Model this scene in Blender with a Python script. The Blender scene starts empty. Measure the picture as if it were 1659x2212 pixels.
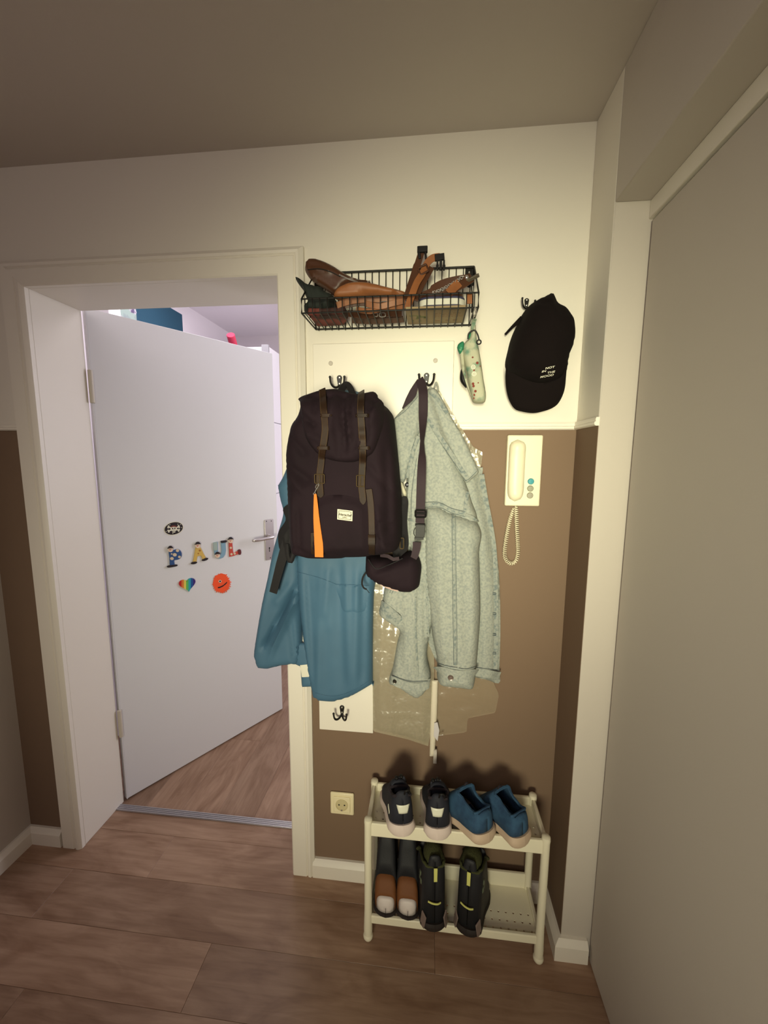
import bpy, bmesh, math, random
import numpy as np
from mathutils import Vector, Matrix, noise
from mathutils.geometry import delaunay_2d_cdt

SC = bpy.context.scene
COL = SC.collection
R = math.radians

# ------------------------------------------------------------------ camera
FPX = 870.0
CAMP = Vector((0.0, -1.2226, 1.46))
CM = Matrix(((0.994257, -0.019902, 0.105155), (0.106854, 0.129558, -0.985798), (0.005996, 0.991372, 0.13094)))
cd = bpy.data.cameras.new('camera')
cam = bpy.data.objects.new('camera', cd)
COL.objects.link(cam)
cd.sensor_fit = 'HORIZONTAL'
cd.sensor_width = 36.0
cd.lens = FPX * 36.0 / 1659.0
cd.clip_start = 0.02
cam.matrix_world = Matrix.Translation(CAMP) @ CM.to_4x4()
SC.camera = cam

# ------------------------------------------------------------------ world, lights, exposure
W = bpy.data.worlds.new('world')
SC.world = W
W.use_nodes = True
W.node_tree.nodes['Background'].inputs[0].default_value = (0.8, 0.72, 0.66, 1)
W.node_tree.nodes['Background'].inputs[1].default_value = 0.05
SC.view_settings.view_transform = 'Standard'
SC.view_settings.look = 'None'
SC.view_settings.gamma = 1.0
SC.view_settings.use_curve_mapping = False
SC.view_settings.exposure = 0.0


def area(name, loc, target, sx, sy, power, rgb, spread=180.0):
    l = bpy.data.lights.new(name, 'AREA')
    l.shape = 'RECTANGLE'
    l.size, l.size_y = sx, sy
    l.energy = power
    l.color = rgb
    l.spread = R(spread)
    o = bpy.data.objects.new(name, l)
    COL.objects.link(o)
    o.location = loc
    o.rotation_euler = (Vector(target) - Vector(loc)).to_track_quat('-Z', 'Y').to_euler()
    return o


# warm light from the next room: a lamp's beam on the upper coat wall and the wider glow through the doorway
area('hall_light', (-0.06, -2.45, 1.50), (0.12, 0.0, 1.56), 0.36, 0.36, 2.75, (1.0, 0.97, 0.66), 40.0)
area('hall_glow', (-0.16, -2.45, 1.02), (-0.14, 0.0, 0.95), 0.50, 0.50, 6.2, (1.0, 0.95, 0.68), 62.0)
# added ambient fill at the back of the hall, no lamp there
area('hall_fill', (-0.5, -2.3, 2.15), (-0.5, -0.6, 0.6), 0.9, 0.7, 8.0, (1.0, 0.85, 0.84))
# daylight of the bedroom window, right of the doorway
area('bedroom_window', (1.15, 1.60, 1.55), (-1.0, 1.3, 1.3), 0.8, 1.2, 22.0, (0.93, 0.93, 1.0))
# added fill under the bedroom ceiling, brightens the gap at the door hinges
area('bedroom_fill', (-1.02, 0.88, 2.43), (-1.1, 0.88, 0.0), 0.7, 0.7, 8.0, (1.0, 0.94, 1.0))


# ------------------------------------------------------------------ helpers
def lin(c):
    c = c / 255.0
    return c / 12.92 if c <= 0.04045 else ((c + 0.055) / 1.055) ** 2.4


def rgb(t):
    return (lin(t[0]), lin(t[1]), lin(t[2]), 1.0)


def ray(px, py):
    return CM @ Vector(((px - 829.5) / FPX, -(py - 1106.0) / FPX, -1.0))


def P(px, py, y):            # pixel of the photograph -> point on the plane Y = y
    r = ray(px, py)
    return CAMP + r * ((y - CAMP.y) / r.y)


def PZ(px, py, z):
    r = ray(px, py)
    return CAMP + r * ((z - CAMP.z) / r.z)


ORI = {}


def setp(o, label=None, cat=None, group=None, kind=None):
    if label: o['label'] = label
    if cat: o['category'] = cat
    if group: o['group'] = group
    if kind: o['kind'] = kind
    return o


def thing(name, label, cat, loc, group=None, kind=None):
    o = bpy.data.objects.new(name, None)
    COL.objects.link(o)
    o.empty_display_size = 0.05
    o.location = loc
    ORI[o] = Vector(loc)
    return setp(o, label, cat, group, kind)


class MB:
    def __init__(s):
        s.v = []
        s.f = []

    def add(s, vs, fs):
        n = len(s.v)
        s.v += [Vector(v) for v in vs]
        s.f += [tuple(i + n for i in f) for f in fs]
        return s

    def box(s, x0, x1, y0, y1, z0, z1):
        return s.add([(x0, y0, z0), (x1, y0, z0), (x1, y1, z0), (x0, y1, z0), (x0, y0, z1), (x1, y0, z1), (x1, y1, z1), (x0, y1, z1)],
                     [(0, 3, 2, 1), (4, 5, 6, 7), (0, 1, 5, 4), (1, 2, 6, 5), (2, 3, 7, 6), (3, 0, 4, 7)])

    def obox(s, c, ax, hx, ay, hy, az, hz):
        c, ax, ay, az = Vector(c), Vector(ax).normalized() * hx, Vector(ay).normalized() * hy, Vector(az).normalized() * hz
        vs = [c + ax * a + ay * b + az * d for d in (-1, 1) for (a, b) in ((-1, -1), (1, -1), (1, 1), (-1, 1))]
        return s.add(vs, [(0, 3, 2, 1), (4, 5, 6, 7), (0, 1, 5, 4), (1, 2, 6, 5), (2, 3, 7, 6), (3, 0, 4, 7)])

    def tube(s, pts, r, n=8, closed=False):
        pts = [Vector(p) for p in pts]
        m = len(pts)
        rs = r if isinstance(r, (list, tuple)) else [r] * m
        up = None
        base = len(s.v)
        for i, p in enumerate(pts):
            if closed:
                t = pts[(i + 1) % m] - pts[i - 1]
            else:
                t = pts[min(i + 1, m - 1)] - pts[max(i - 1, 0)]
            if t.length < 1e-9: t = Vector((0, 0, 1))
            t.normalize()
            if up is None:
                up = Vector((0, 0, 1)) if abs(t.z) < 0.9 else Vector((1, 0, 0))
            a = t.cross(up)
            if a.length < 1e-6: a = t.orthogonal()
            a.normalize()
            b = a.cross(t).normalized()
            up = b
            for k in range(n):
                an = 2 * math.pi * k / n
                s.v.append(p + (a * math.cos(an) + b * math.sin(an)) * rs[i])
        for i in range(m if closed else m - 1):
            j = (i + 1) % m
            for k in range(n):
                l = (k + 1) % n
                s.f.append((base + i * n + k, base + i * n + l, base + j * n + l, base + j * n + k))
        if not closed:
            s.f.append(tuple(base + k for k in reversed(range(n))))
            s.f.append(tuple(base + (m - 1) * n + k for k in range(n)))
        return s

    def prism(s, pts, vec):          # planar outline extruded along vec
        n = len(pts)
        vec = Vector(vec)
        a = [Vector(p) for p in pts]
        return s.add(a + [p + vec for p in a],
                     [tuple(range(n))] + [tuple(reversed(range(n, 2 * n)))] + [((i + 1) % n, i, n + i, n + (i + 1) % n) for i in range(n)])

    def lathe(s, o, axis, prof, n=20):     # prof: (radius, height along axis)
        o, axis = Vector(o), Vector(axis).normalized()
        a = axis.orthogonal().normalized()
        b = axis.cross(a)
        base = len(s.v)
        for (r, h) in prof:
            for k in range(n):
                an = 2 * math.pi * k / n
                s.v.append(o + axis * h + (a * math.cos(an) + b * math.sin(an)) * max(r, 1e-5))
        for i in range(len(prof) - 1):
            for k in range(n):
                l = (k + 1) % n
                s.f.append((base + i * n + k, base + i * n + l, base + (i + 1) * n + l, base + (i + 1) * n + k))
        s.f.append(tuple(base + k for k in reversed(range(n))))
        s.f.append(tuple(base + (len(prof) - 1) * n + k for k in range(n)))
        return s

    def ball(s, c, rx, ry=None, rz=None, n=12, m=8):
        ry = rx if ry is None else ry
        rz = rx if rz is None else rz
        c = Vector(c)
        base = len(s.v)
        for i in range(m + 1):
            th = math.pi * i / m
            for k in range(n):
                an = 2 * math.pi * k / n
                q = max(math.sin(th), 1e-4)
                s.v.append(c + Vector((rx * q * math.cos(an), ry * q * math.sin(an), rz * math.cos(th))))
        for i in range(m):
            for k in range(n):
                l = (k + 1) % n
                s.f.append((base + i * n + k, base + (i + 1) * n + k, base + (i + 1) * n + l, base + i * n + l))
        return s

    def ribbon(s, pts, width, th, nrm=(0, -1, 0)):     # strap: flat band whose face looks along nrm
        pts = [Vector(p) for p in pts]
        m = len(pts)
        ws = width if isinstance(width, (list, tuple)) else [width] * m
        base = len(s.v)
        for i, p in enumerate(pts):
            t = (pts[min(i + 1, m - 1)] - pts[max(i - 1, 0)]).normalized()
            nn = Vector(nrm[i] if isinstance(nrm, list) else nrm)
            sd = t.cross(nn)
            if sd.length < 1e-5: sd = Vector((1, 0, 0))
            sd.normalize()
            fn = sd.cross(t).normalized()
            h = ws[i] * 0.5
            s.v += [p + sd * h, p - sd * h, p - sd * h + fn * th, p + sd * h + fn * th]
        for i in range(m - 1):
            a, b = base + i * 4, base + i * 4 + 4
            for k in range(4):
                l = (k + 1) % 4
                s.f.append((a + k, a + l, b + l, b + k))
        s.f.append((base + 3, base + 2, base + 1, base))
        e = base + (m - 1) * 4
        s.f.append((e, e + 1, e + 2, e + 3))
        return s

    def xform(s, mat, start=0):
        for i in range(start, len(s.v)):
            s.v[i] = mat @ s.v[i]
        return s

    def build(s, name, mat, parent=None, bevel=0.0, angle=42, segs=2, solid=0.0):
        me = bpy.data.meshes.new(name)
        if parent is not None:
            org = ORI[parent]
        else:
            xs = [v.x for v in s.v]; ys = [v.y for v in s.v]; zs = [v.z for v in s.v]
            org = Vector(((min(xs) + max(xs)) / 2, (min(ys) + max(ys)) / 2, min(zs)))
        me.from_pydata([v - org for v in s.v], [], s.f)
        bm = bmesh.new()
        bm.from_mesh(me)
        bmesh.ops.recalc_face_normals(bm, faces=bm.faces[:])
        bm.to_mesh(me)
        bm.free()
        me.materials.append(mat)
        me.shade_smooth()
        me.set_sharp_from_angle(angle=R(angle))
        o = bpy.data.objects.new(name, me)
        COL.objects.link(o)
        if parent is not None:
            o.parent = parent
        else:
            o.location = org
        ORI[o] = org
        if solid:
            md = o.modifiers.new('solid', 'SOLIDIFY')
            md.thickness = solid
            md.offset = -1
        if bevel:
            md = o.modifiers.new('bevel', 'BEVEL')
            md.width = bevel
            md.segments = segs
            md.limit_method = 'ANGLE'
            md.angle_limit = R(40)
            md.harden_normals = False
        return o


def spline(pts, n=8, closed=False):
    pts = [Vector(p) for p in pts]
    m = len(pts)
    out = []
    for i in range(m if closed else m - 1):
        if closed:
            a, b, c, d = pts[(i - 1) % m], pts[i], pts[(i + 1) % m], pts[(i + 2) % m]
        else:
            a, b, c, d = pts[max(i - 1, 0)], pts[i], pts[i + 1], pts[min(i + 2, m - 1)]
        for k in range(n):
            t = k / n
            out.append(0.5 * ((2 * b) + (c - a) * t + (2 * a - 5 * b + 4 * c - d) * t * t + (3 * b - a - 3 * c + d) * t * t * t))
    if not closed:
        out.append(pts[-1].copy())
    return out


class Surf:
    """front skin of a stuffed or hanging piece: y = F(x, z)"""

    def __init__(s, outline, base, bulge, w, kind='round', folds=(), na=0.0, ns=20.0, res=0.008, smooth=True, y0=None, seed=0):
        s.base = base
        s.bulge, s.w, s.kind, s.na, s.ns, s.seed = bulge, w, kind, na, ns, seed
        y0 = y0 if y0 is not None else (base if not callable(base) else -0.1)
        s.y0 = y0
        pts = []
        for q in outline:
            px, py = q[0], q[1]
            y = y0
            for _ in range(4):
                p = P(px, py, y)
                y = s.b(p.x, p.z)
            p = P(px, py, y)
            pts += [Vector((p.x, p.z, 0))] * (2 if len(q) > 2 else 1)
        if smooth:
            dense = spline(pts, 10, True)
        else:
            dense = []
            for i in range(len(pts)):
                a, b = pts[i], pts[(i + 1) % len(pts)]
                dense += [a.lerp(b, k / 10) for k in range(10)]
        # resample evenly
        L = [0.0]
        for i in range(len(dense)):
            L.append(L[-1] + (dense[(i + 1) % len(dense)] - dense[i]).length)
        n = max(12, int(L[-1] / res))
        ring = []
        j = 0
        for k in range(n):
            t = L[-1] * k / n
            while L[j + 1] < t: j += 1
            f = (t - L[j]) / max(L[j + 1] - L[j], 1e-9)
            ring.append(dense[j].lerp(dense[(j + 1) % len(dense)], f))
        s.ring = np.array([(v.x, v.y) for v in ring])
        s.res = res
        s.folds = []
        for (x0, y0_, x1, y1_, wp, h) in folds:
            a, b = P(x0, y0_, y0), P(x1, y1_, y0)
            s.folds.append((a.x, a.z, b.x, b.z, wp * 0.0013, h))

    def b(s, x, z):
        return s.base(x, z) if callable(s.base) else s.base

    def dist(s, q):
        q = np.atleast_2d(q)
        A = s.ring
        B = np.roll(A, -1, 0)
        D = B - A
        out = np.empty(len(q))
        ins = np.empty(len(q), bool)
        for i0 in range(0, len(q), 2000):
            Q = q[i0:i0 + 2000]
            W_ = Q[:, None, :] - A[None]
            t = np.clip((W_ * D).sum(2) / np.maximum((D * D).sum(1), 1e-12), 0, 1)
            dd = np.linalg.norm(W_ - t[..., None] * D, axis=2).min(1)
            c = (A[None, :, 1] > Q[:, 1:2]) != (B[None, :, 1] > Q[:, 1:2])
            with np.errstate(divide='ignore', invalid='ignore'):
                xi = D[None, :, 0] * (Q[:, 1:2] - A[None, :, 1]) / np.where(np.abs(D[None, :, 1]) < 1e-12, 1e-12, D[None, :, 1]) + A[None, :, 0]
            k = (c & (Q[:, 0:1] < xi)).sum(1) % 2 == 1
            out[i0:i0 + 2000] = dd
            ins[i0:i0 + 2000] = k
        return np.where(ins, out, -out)

    def lift(s, q):
        q = np.atleast_2d(q)
        d = s.dist(q)
        t = np.clip(d / s.w, 0, 1)
        if s.kind == 'round':
            pr = np.sqrt(np.maximum(1 - (1 - t) ** 2, 0))
        elif s.kind == 'soft':
            pr = t * t * (3 - 2 * t)
        else:
            pr = np.minimum(1, t)
        h = s.bulge * pr
        edge = np.clip(d / 0.012, 0, 1)
        for (ax, az, bx, bz, w, hh) in s.folds:
            D = np.array([bx - ax, bz - az])
            W_ = q - np.array([ax, az])
            t = np.clip((W_ @ D) / max(D @ D, 1e-9), 0, 1)
            dd = np.linalg.norm(W_ - t[:, None] * D, axis=1)
            fade = np.minimum(1, np.minimum(t, 1 - t) * 6 + 0.25)
            h = h + hh * np.exp(-(dd / w) ** 2) * edge * fade
        if s.na:
            h = h + np.array([s.na * noise.noise(Vector((a * s.ns, b * s.ns * 0.5, s.seed))) for a, b in q]) * edge
        return h

    def F(s, x, z):
        return s.b(x, z) - float(s.lift(np.array([[x, z]]))[0])

    def at(s, px, py, off=0.0):
        y = s.y0
        for _ in range(5):
            p = P(px, py, y)
            y = s.F(p.x, p.z)
        p = P(px, py, y)
        return Vector((p.x, y - off, p.z))

    def path(s, pts, off=0.0, n=6):
        q = spline([Vector((a, b, 0)) for a, b in pts], n)
        return [s.at(v.x, v.y, off) for v in q]

    def fill(s, mb, th):
        ring = s.ring
        lo, hi = ring.min(0), ring.max(0)
        g = []
        nx, nz = int((hi[0] - lo[0]) / s.res) + 2, int((hi[1] - lo[1]) / s.res) + 2
        for j in range(nz):
            for i in range(nx):
                g.append((lo[0] + (i + (0.5 if j % 2 else 0.0)) * s.res, lo[1] + j * s.res))
        g = np.array(g)
        g = g[s.dist(g) > s.res * 0.55]
        nr = len(ring)
        allp = np.vstack([ring, g]) if len(g) else ring
        co = [Vector((a, b)) for a, b in allp]
        ed = [(i, (i + 1) % nr) for i in range(nr)]
        vs, es, fs, ov, oe, of = delaunay_2d_cdt(co, ed, [], 1, 1e-7)
        q = np.array([(v.x, v.y) for v in vs])
        l = s.lift(q)
        bs = [s.b(a, b) for a, b in q]
        front = [Vector((q[i][0], bs[i] - l[i], q[i][1])) for i in range(len(q))]
        back = [Vector((q[i][0], bs[i] + th, q[i][1])) for i in range(len(q))]
        N = len(front)
        fl = [tuple(f) for f in fs]
        cnt = {}
        for f in fl:
            for i in range(len(f)):
                a, b = f[i], f[(i + 1) % len(f)]
                cnt[(a, b)] = 1
        side = [(a, b, b + N, a + N) for (a, b) in cnt if (b, a) not in cnt]
        mb.add(front + back, fl + [tuple(i + N for i in reversed(f)) for f in fl] + side)
        return s


def relief(name, mat, parent, outline, base, bulge, w, th, **k):
    s = Surf(outline, base, bulge, w, **k)
    mb = MB()
    s.fill(mb, th)
    s.ob = mb.build(name, mat, parent, angle=60)
    return s


# ------------------------------------------------------------------ materials
def mat(name, c, rough=0.6, bump=None, mottle=None, metal=0.0, spec=0.4, sheen=0.0, coat=0.0, stretch=(1, 1, 1), rand=0.0):
    m = bpy.data.materials.new(name)
    m.use_nodes = True
    nt = m.node_tree
    b = nt.nodes['Principled BSDF']
    b.inputs['Base Color'].default_value = rgb(c)
    b.inputs['Roughness'].default_value = rough
    b.inputs['Metallic'].default_value = metal
    b.inputs['Specular IOR Level'].default_value = spec
    if sheen: b.inputs['Sheen Weight'].default_value = sheen
    if coat: b.inputs['Coat Weight'].default_value = coat
    tc = nt.nodes.new('ShaderNodeTexCoord')
    mp = nt.nodes.new('ShaderNodeMapping')
    mp.inputs['Scale'].default_value = stretch
    nt.links.new(tc.outputs['Object'], mp.inputs['Vector'])
    if mottle:                       # (scale, other colour, low, high)
        n = nt.nodes.new('ShaderNodeTexNoise')
        n.inputs['Scale'].default_value = mottle[0]
        n.inputs['Detail'].default_value = 5
        nt.links.new(mp.outputs[0], n.inputs['Vector'])
        r = nt.nodes.new('ShaderNodeMapRange')
        r.inputs[1].default_value, r.inputs[2].default_value = mottle[2], mottle[3]
        nt.links.new(n.outputs['Fac'], r.inputs[0])
        x = nt.nodes.new('ShaderNodeMix')
        x.data_type = 'RGBA'
        x.inputs[6].default_value, x.inputs[7].default_value = rgb(c), rgb(mottle[1])
        nt.links.new(r.outputs[0], x.inputs[0])
        nt.links.new(x.outputs[2], b.inputs['Base Color'])
    if bump:
        n = nt.nodes.new('ShaderNodeTexNoise')
        n.inputs['Scale'].default_value = bump[0]
        n.inputs['Detail'].default_value = 3
        nt.links.new(mp.outputs[0], n.inputs['Vector'])
        u = nt.nodes.new('ShaderNodeBump')
        u.inputs['Strength'].default_value = bump[1]
        u.inputs['Distance'].default_value = bump[2] if len(bump) > 2 else 0.002
        nt.links.new(n.outputs['Fac'], u.inputs['Height'])
        nt.links.new(u.outputs[0], b.inputs['Normal'])
    return m


def two_tone(name, hi, lo, zsplit):
    m = mat(name, hi, 0.75, bump=(220, 0.12, 0.001))
    nt = m.node_tree
    b = nt.nodes['Principled BSDF']
    g = nt.nodes.new('ShaderNodeNewGeometry')
    sp = nt.nodes.new('ShaderNodeSeparateXYZ')
    nt.links.new(g.outputs['Position'], sp.inputs[0])
    c = nt.nodes.new('ShaderNodeMath')
    c.operation = 'LESS_THAN'
    c.inputs[1].default_value = zsplit
    nt.links.new(sp.outputs['Z'], c.inputs[0])
    x = nt.nodes.new('ShaderNodeMix')
    x.data_type = 'RGBA'
    x.inputs[6].default_value, x.inputs[7].default_value = rgb(hi), rgb(lo)
    nt.links.new(c.outputs[0], x.inputs[0])
    nt.links.new(x.outputs[2], b.inputs['Base Color'])
    return m


def wood(name, axis):
    m = bpy.data.materials.new(name)
    m.use_nodes = True
    nt = m.node_tree
    b = nt.nodes['Principled BSDF']
    b.inputs['Roughness'].default_value = 0.42
    b.inputs['Specular IOR Level'].default_value = 0.4
    g = nt.nodes.new('ShaderNodeNewGeometry')
    oi = nt.nodes.new('ShaderNodeObjectInfo')
    ad = nt.nodes.new('ShaderNodeVectorMath')
    ad.operation = 'ADD'
    sc = nt.nodes.new('ShaderNodeVectorMath')
    sc.operation = 'SCALE'
    sc.inputs[0].default_value = (17.3, 9.1, 5.7)
    nt.links.new(oi.outputs['Random'], sc.inputs['Scale'])
    nt.links.new(g.outputs['Position'], ad.inputs[0])
    nt.links.new(sc.outputs[0], ad.inputs[1])

    def grain(stretch, scale, det, dist):
        mp = nt.nodes.new('ShaderNodeMapping')
        mp.inputs['Scale'].default_value = stretch
        nt.links.new(ad.outputs[0], mp.inputs['Vector'])
        n = nt.nodes.new('ShaderNodeTexNoise')
        n.inputs['Scale'].default_value = scale
        n.inputs['Detail'].default_value = det
        n.inputs['Distortion'].default_value = dist
        nt.links.new(mp.outputs[0], n.inputs['Vector'])
        return n
    st = (1.0, 12.0, 12.0) if axis == 'x' else (12.0, 1.0, 12.0)
    st2 = (1.0, 3.2, 3.2) if axis == 'x' else (3.2, 1.0, 3.2)
    n1, n2 = grain(st, 5.0, 8, 0.8), grain(st2, 3.4, 4, 1.6)
    r1 = nt.nodes.new('ShaderNodeValToRGB')
    e = r1.color_ramp.elements
    e[0].position, e[0].color = 0.30, rgb((150, 120, 98))
    e[1].position, e[1].color = 0.72, rgb((172, 142, 119))
    nt.links.new(n1.outputs['Fac'], r1.inputs[0])
    r2 = nt.nodes.new('ShaderNodeValToRGB')
    e = r2.color_ramp.elements
    e[0].position, e[0].color = 0.33, rgb((205, 192, 182))
    e[1].position, e[1].color = 0.60, (1, 1, 1, 1)
    nt.links.new(n2.outputs['Fac'], r2.inputs[0])
    mx = nt.nodes.new('ShaderNodeMix')
    mx.data_type = 'RGBA'
    mx.blend_type = 'MULTIPLY'
    mx.inputs[0].default_value = 0.75
    nt.links.new(r1.outputs[0], mx.inputs[6])
    nt.links.new(r2.outputs[0], mx.inputs[7])
    hv = nt.nodes.new('ShaderNodeHueSaturation')
    mr = nt.nodes.new('ShaderNodeMapRange')
    mr.inputs[3].default_value, mr.inputs[4].default_value = 0.82, 1.12
    nt.links.new(oi.outputs['Random'], mr.inputs[0])
    nt.links.new(mr.outputs[0], hv.inputs['Value'])
    nt.links.new(mx.outputs[2], hv.inputs['Color'])
    nt.links.new(hv.outputs[0], b.inputs['Base Color'])
    u = nt.nodes.new('ShaderNodeBump')
    u.inputs['Strength'].default_value = 0.12
    u.inputs['Distance'].default_value = 0.001
    nt.links.new(n1.outputs['Fac'], u.inputs['Height'])
    nt.links.new(u.outputs[0], b.inputs['Normal'])
    return m


M_ceil = mat('ceiling_paint', (205, 197, 188), 0.85, bump=(160, 0.15, 0.001))
M_wall = two_tone('wall_paint', (228, 222, 210), (122, 100, 81), 1.555)
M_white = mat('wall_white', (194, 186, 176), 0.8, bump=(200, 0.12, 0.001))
M_gloss = mat('white_lacquer', (232, 226, 214), 0.38, bump=(40, 0.05, 0.001))
M_leaf = mat('door_white', (222, 222, 226), 0.42, bump=(300, 0.05, 0.0005))
M_room = mat('bedroom_paint', (232, 224, 228), 0.85)
M_teal = mat('teal_paint', (36, 78, 100), 0.8)
M_woodx, M_woody = wood('laminate_hall', 'x'), wood('laminate_bedroom', 'y')
M_sub = mat('subfloor', (96, 72, 56), 0.9)
M_alu = mat('aluminium', (200, 198, 205), 0.35, metal=0.9)
M_steel = mat('brushed_steel', (205, 200, 198), 0.3, metal=0.85)
M_black = mat('black_metal', (22, 20, 18), 0.35, spec=0.5)
M_blackpl = mat('black_plastic', (18, 16, 16), 0.5, spec=0.3)
M_screw = mat('screw_head', (190, 188, 180), 0.3, metal=0.9)

# ------------------------------------------------------------------ the setting
HZ = 2.333                 # hall ceiling
XL, XR = -1.485, 0.42      # hall side walls
XD = 0.497                 # face of the door in the right-hand recess
YR = -0.152                # far reveal of that recess
YF = -2.7                  # wall behind the photographer
S = lambda name, mb, m, parent=None, **k: setp(mb.build(name, m, parent, **k), kind='structure' if parent is None else None)

fl = S('floor', MB().box(-2.2, 1.4, YF, 3.3, -0.06, -0.0075), M_sub)
rnd = random.Random(4)
pw = 0.157
plank_mesh = {}


def plank(x0, x1, y0, y1, m):
    g = 0.0003
    mb = MB()
    c = 0.0005
    mb.add([(x0 + g, y0 + g, -0.007), (x1 - g, y0 + g, -0.007), (x1 - g, y1 - g, -0.007), (x0 + g, y1 - g, -0.007),
            (x0 + g, y0 + g, -c), (x1 - g, y0 + g, -c), (x1 - g, y1 - g, -c), (x0 + g, y1 - g, -c),
            (x0 + g + c, y0 + g + c, 0), (x1 - g - c, y0 + g + c, 0), (x1 - g - c, y1 - g - c, 0), (x0 + g + c, y1 - g - c, 0)],
           [(0, 1, 5, 4), (1, 2, 6, 5), (2, 3, 7, 6), (3, 0, 4, 7), (4, 5, 9, 8), (5, 6, 10, 9), (6, 7, 11, 10), (7, 4, 8, 11), (8, 9, 10, 11)])
    mb.build('plank', m, fl)


row0 = -0.243
for k in range(-3, 16):                       # hall: planks run along X
    y1 = min(row0 - k * pw, 0.154)
    y0 = max(row0 - (k + 1) * pw, YF)
    if y1 <= y0: continue
    joints = {0: -0.622, -1: 0.05, -2: -0.95, -3: -0.3, 1: 0.2, 2: -0.85}.get(k, rnd.uniform(-1.2, 0.3))
    xs = [-1.49, joints, 0.56]
    if joints + 1.28 < 0.5: xs.insert(2, joints + 1.28)
    if joints - 1.28 > -1.45: xs.insert(1, joints - 1.28)
    for a, b in zip(xs, xs[1:]): plank(a, b, y0, y1, M_woodx)
for k in range(0, 20):                        # bedroom: planks run along Y
    x0 = -1.62 + k * pw
    j = [0.95, 1.5, 0.75, 1.3, 0.62, 1.7][k % 6]
    for a, b in ((0.179, j), (j, min(j + 1.28, 2.1))): plank(x0, x0 + pw, a, b, M_woody)

DX0, DX1, DH, WT = -1.262, -0.445, 1.985, 0.19      # doorway
S('ceiling', MB().box(-1.6, 0.7, YF - 0.1, 0.0, HZ, HZ + 0.1), M_ceil)
wb = MB()
wb.box(-1.75, DX0 - 0.02, 0, WT, 0, 2.6).box(DX1 + 0.02, 1.4, 0, WT, 0, 2.6).box(DX0 - 0.02, DX1 + 0.02, 0, WT, DH + 0.02, 2.6)
S('wall_back', wb, M_wall)
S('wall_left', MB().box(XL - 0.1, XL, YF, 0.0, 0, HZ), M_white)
wr = MB()
wr.box(XR, 0.62, YR, 0.0, 0, HZ)
wr.box(XR, 0.62, -1.75, YR, 2.052, HZ)
wr.box(XR, 0.62, YF, -1.75, 0, HZ)
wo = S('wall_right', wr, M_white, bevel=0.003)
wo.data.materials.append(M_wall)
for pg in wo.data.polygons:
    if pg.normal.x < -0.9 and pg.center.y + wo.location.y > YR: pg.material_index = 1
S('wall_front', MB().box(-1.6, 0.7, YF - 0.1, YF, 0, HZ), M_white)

# bedroom shell
S('wall_bedroom_left', MB().box(-1.72, -1.595, WT, 2.2, 0, 2.6), M_room)
S('wall_bedroom_far', MB().box(-1.75, 1.4, 2.1, 2.2, 0, 2.6), M_room)
S('wall_bedroom_right', MB().box(1.3, 1.4, WT, 2.2, 0, 2.6), M_room)
S('ceiling', MB().box(-1.75, 1.4, WT, 2.2, 2.45, 2.6), M_room)
S('trim_1', MB().box(-1.597, -1.593, 0.86, 1.363, 1.2, 2.374), M_teal)

# mouldings
def rail(mb, pts, prof):     # sweep of a profile (out, up) along a floor path; out = right of travel
    base = len(mb.v)
    m = len(pts)
    for i, p in enumerate(pts):
        d0 = (Vector(pts[i]) - Vector(pts[i - 1])).normalized() if i else None
        d1 = (Vector(pts[i + 1]) - Vector(pts[i])).normalized() if i < m - 1 else None
        d = ((d0 or d1) + (d1 or d0)).normalized()
        rt = Vector((d.y, -d.x, 0))
        k = 1 / max(0.3, rt.dot(Vector(((d1 or d0).y, -(d1 or d0).x, 0))))
        for (o, u) in prof:
            mb.v.append(Vector(p) + rt * o * k + Vector((0, 0, u)))
    n = len(prof)
    for i in range(m - 1):
        for k in range(n - 1):
            a = base + i * n + k
            mb.f.append((a, a + 1, a + n + 1, a + n))
        mb.f.append((base + i * n + n - 1, base + i * n, base + (i + 1) * n, base + (i + 1) * n + n - 1))
    mb.f.append(tuple(base + k for k in range(n)))
    mb.f.append(tuple(base + (m - 1) * n + k for k in reversed(range(n))))
    return mb


dado = [(-0.002, 0), (0.006, 0), (0.010, 0.003), (0.010, 0.009), (0.007, 0.011), (0.008, 0.016), (0.006, 0.021), (-0.002, 0.021)]
S('trim_2', rail(MB(), [(-0.37, 0, 1.545), (XR, 0, 1.545), (XR, YR, 1.545)], dado), M_gloss, angle=30)
S('trim_3', rail(MB(), [(XL, 0, 1.545), (-1.345, 0, 1.545)], dado), M_gloss, angle=30)
skirt = [(-0.002, 0), (0.021, 0), (0.021, 0.048), (0.017, 0.054), (0.012, 0.060), (0.008, 0.064), (-0.002, 0.064)]
S('baseboard_back', rail(MB(), [(-0.372, 0, 0), (XR, 0, 0), (XR, YR, 0), (XD - 0.004, YR, 0)], skirt), M_gloss, angle=30)
S('baseboard_left', rail(MB(), [(XL, -2.6, 0), (XL, 0, 0), (-1.345, 0, 0)], skirt), M_gloss, angle=30)

# doorway lining and casing
D1 = thing('door_1', None, None, (DX0, 0, 0), kind='structure')
MB().box(DX0 - 0.02, DX0, 0.0, WT + 0.006, 0, DH + 0.02).build('jamb', M_gloss, D1, bevel=0.002)
MB().box(DX1, DX1 + 0.02, 0.0, WT + 0.006, 0, DH + 0.02).build('jamb', M_gloss, D1, bevel=0.002)
MB().box(DX0, DX1, 0.0, WT + 0.006, DH, DH + 0.02).build('head_lining', M_gloss, D1, bevel=0.002)
CW = 0.078


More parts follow.
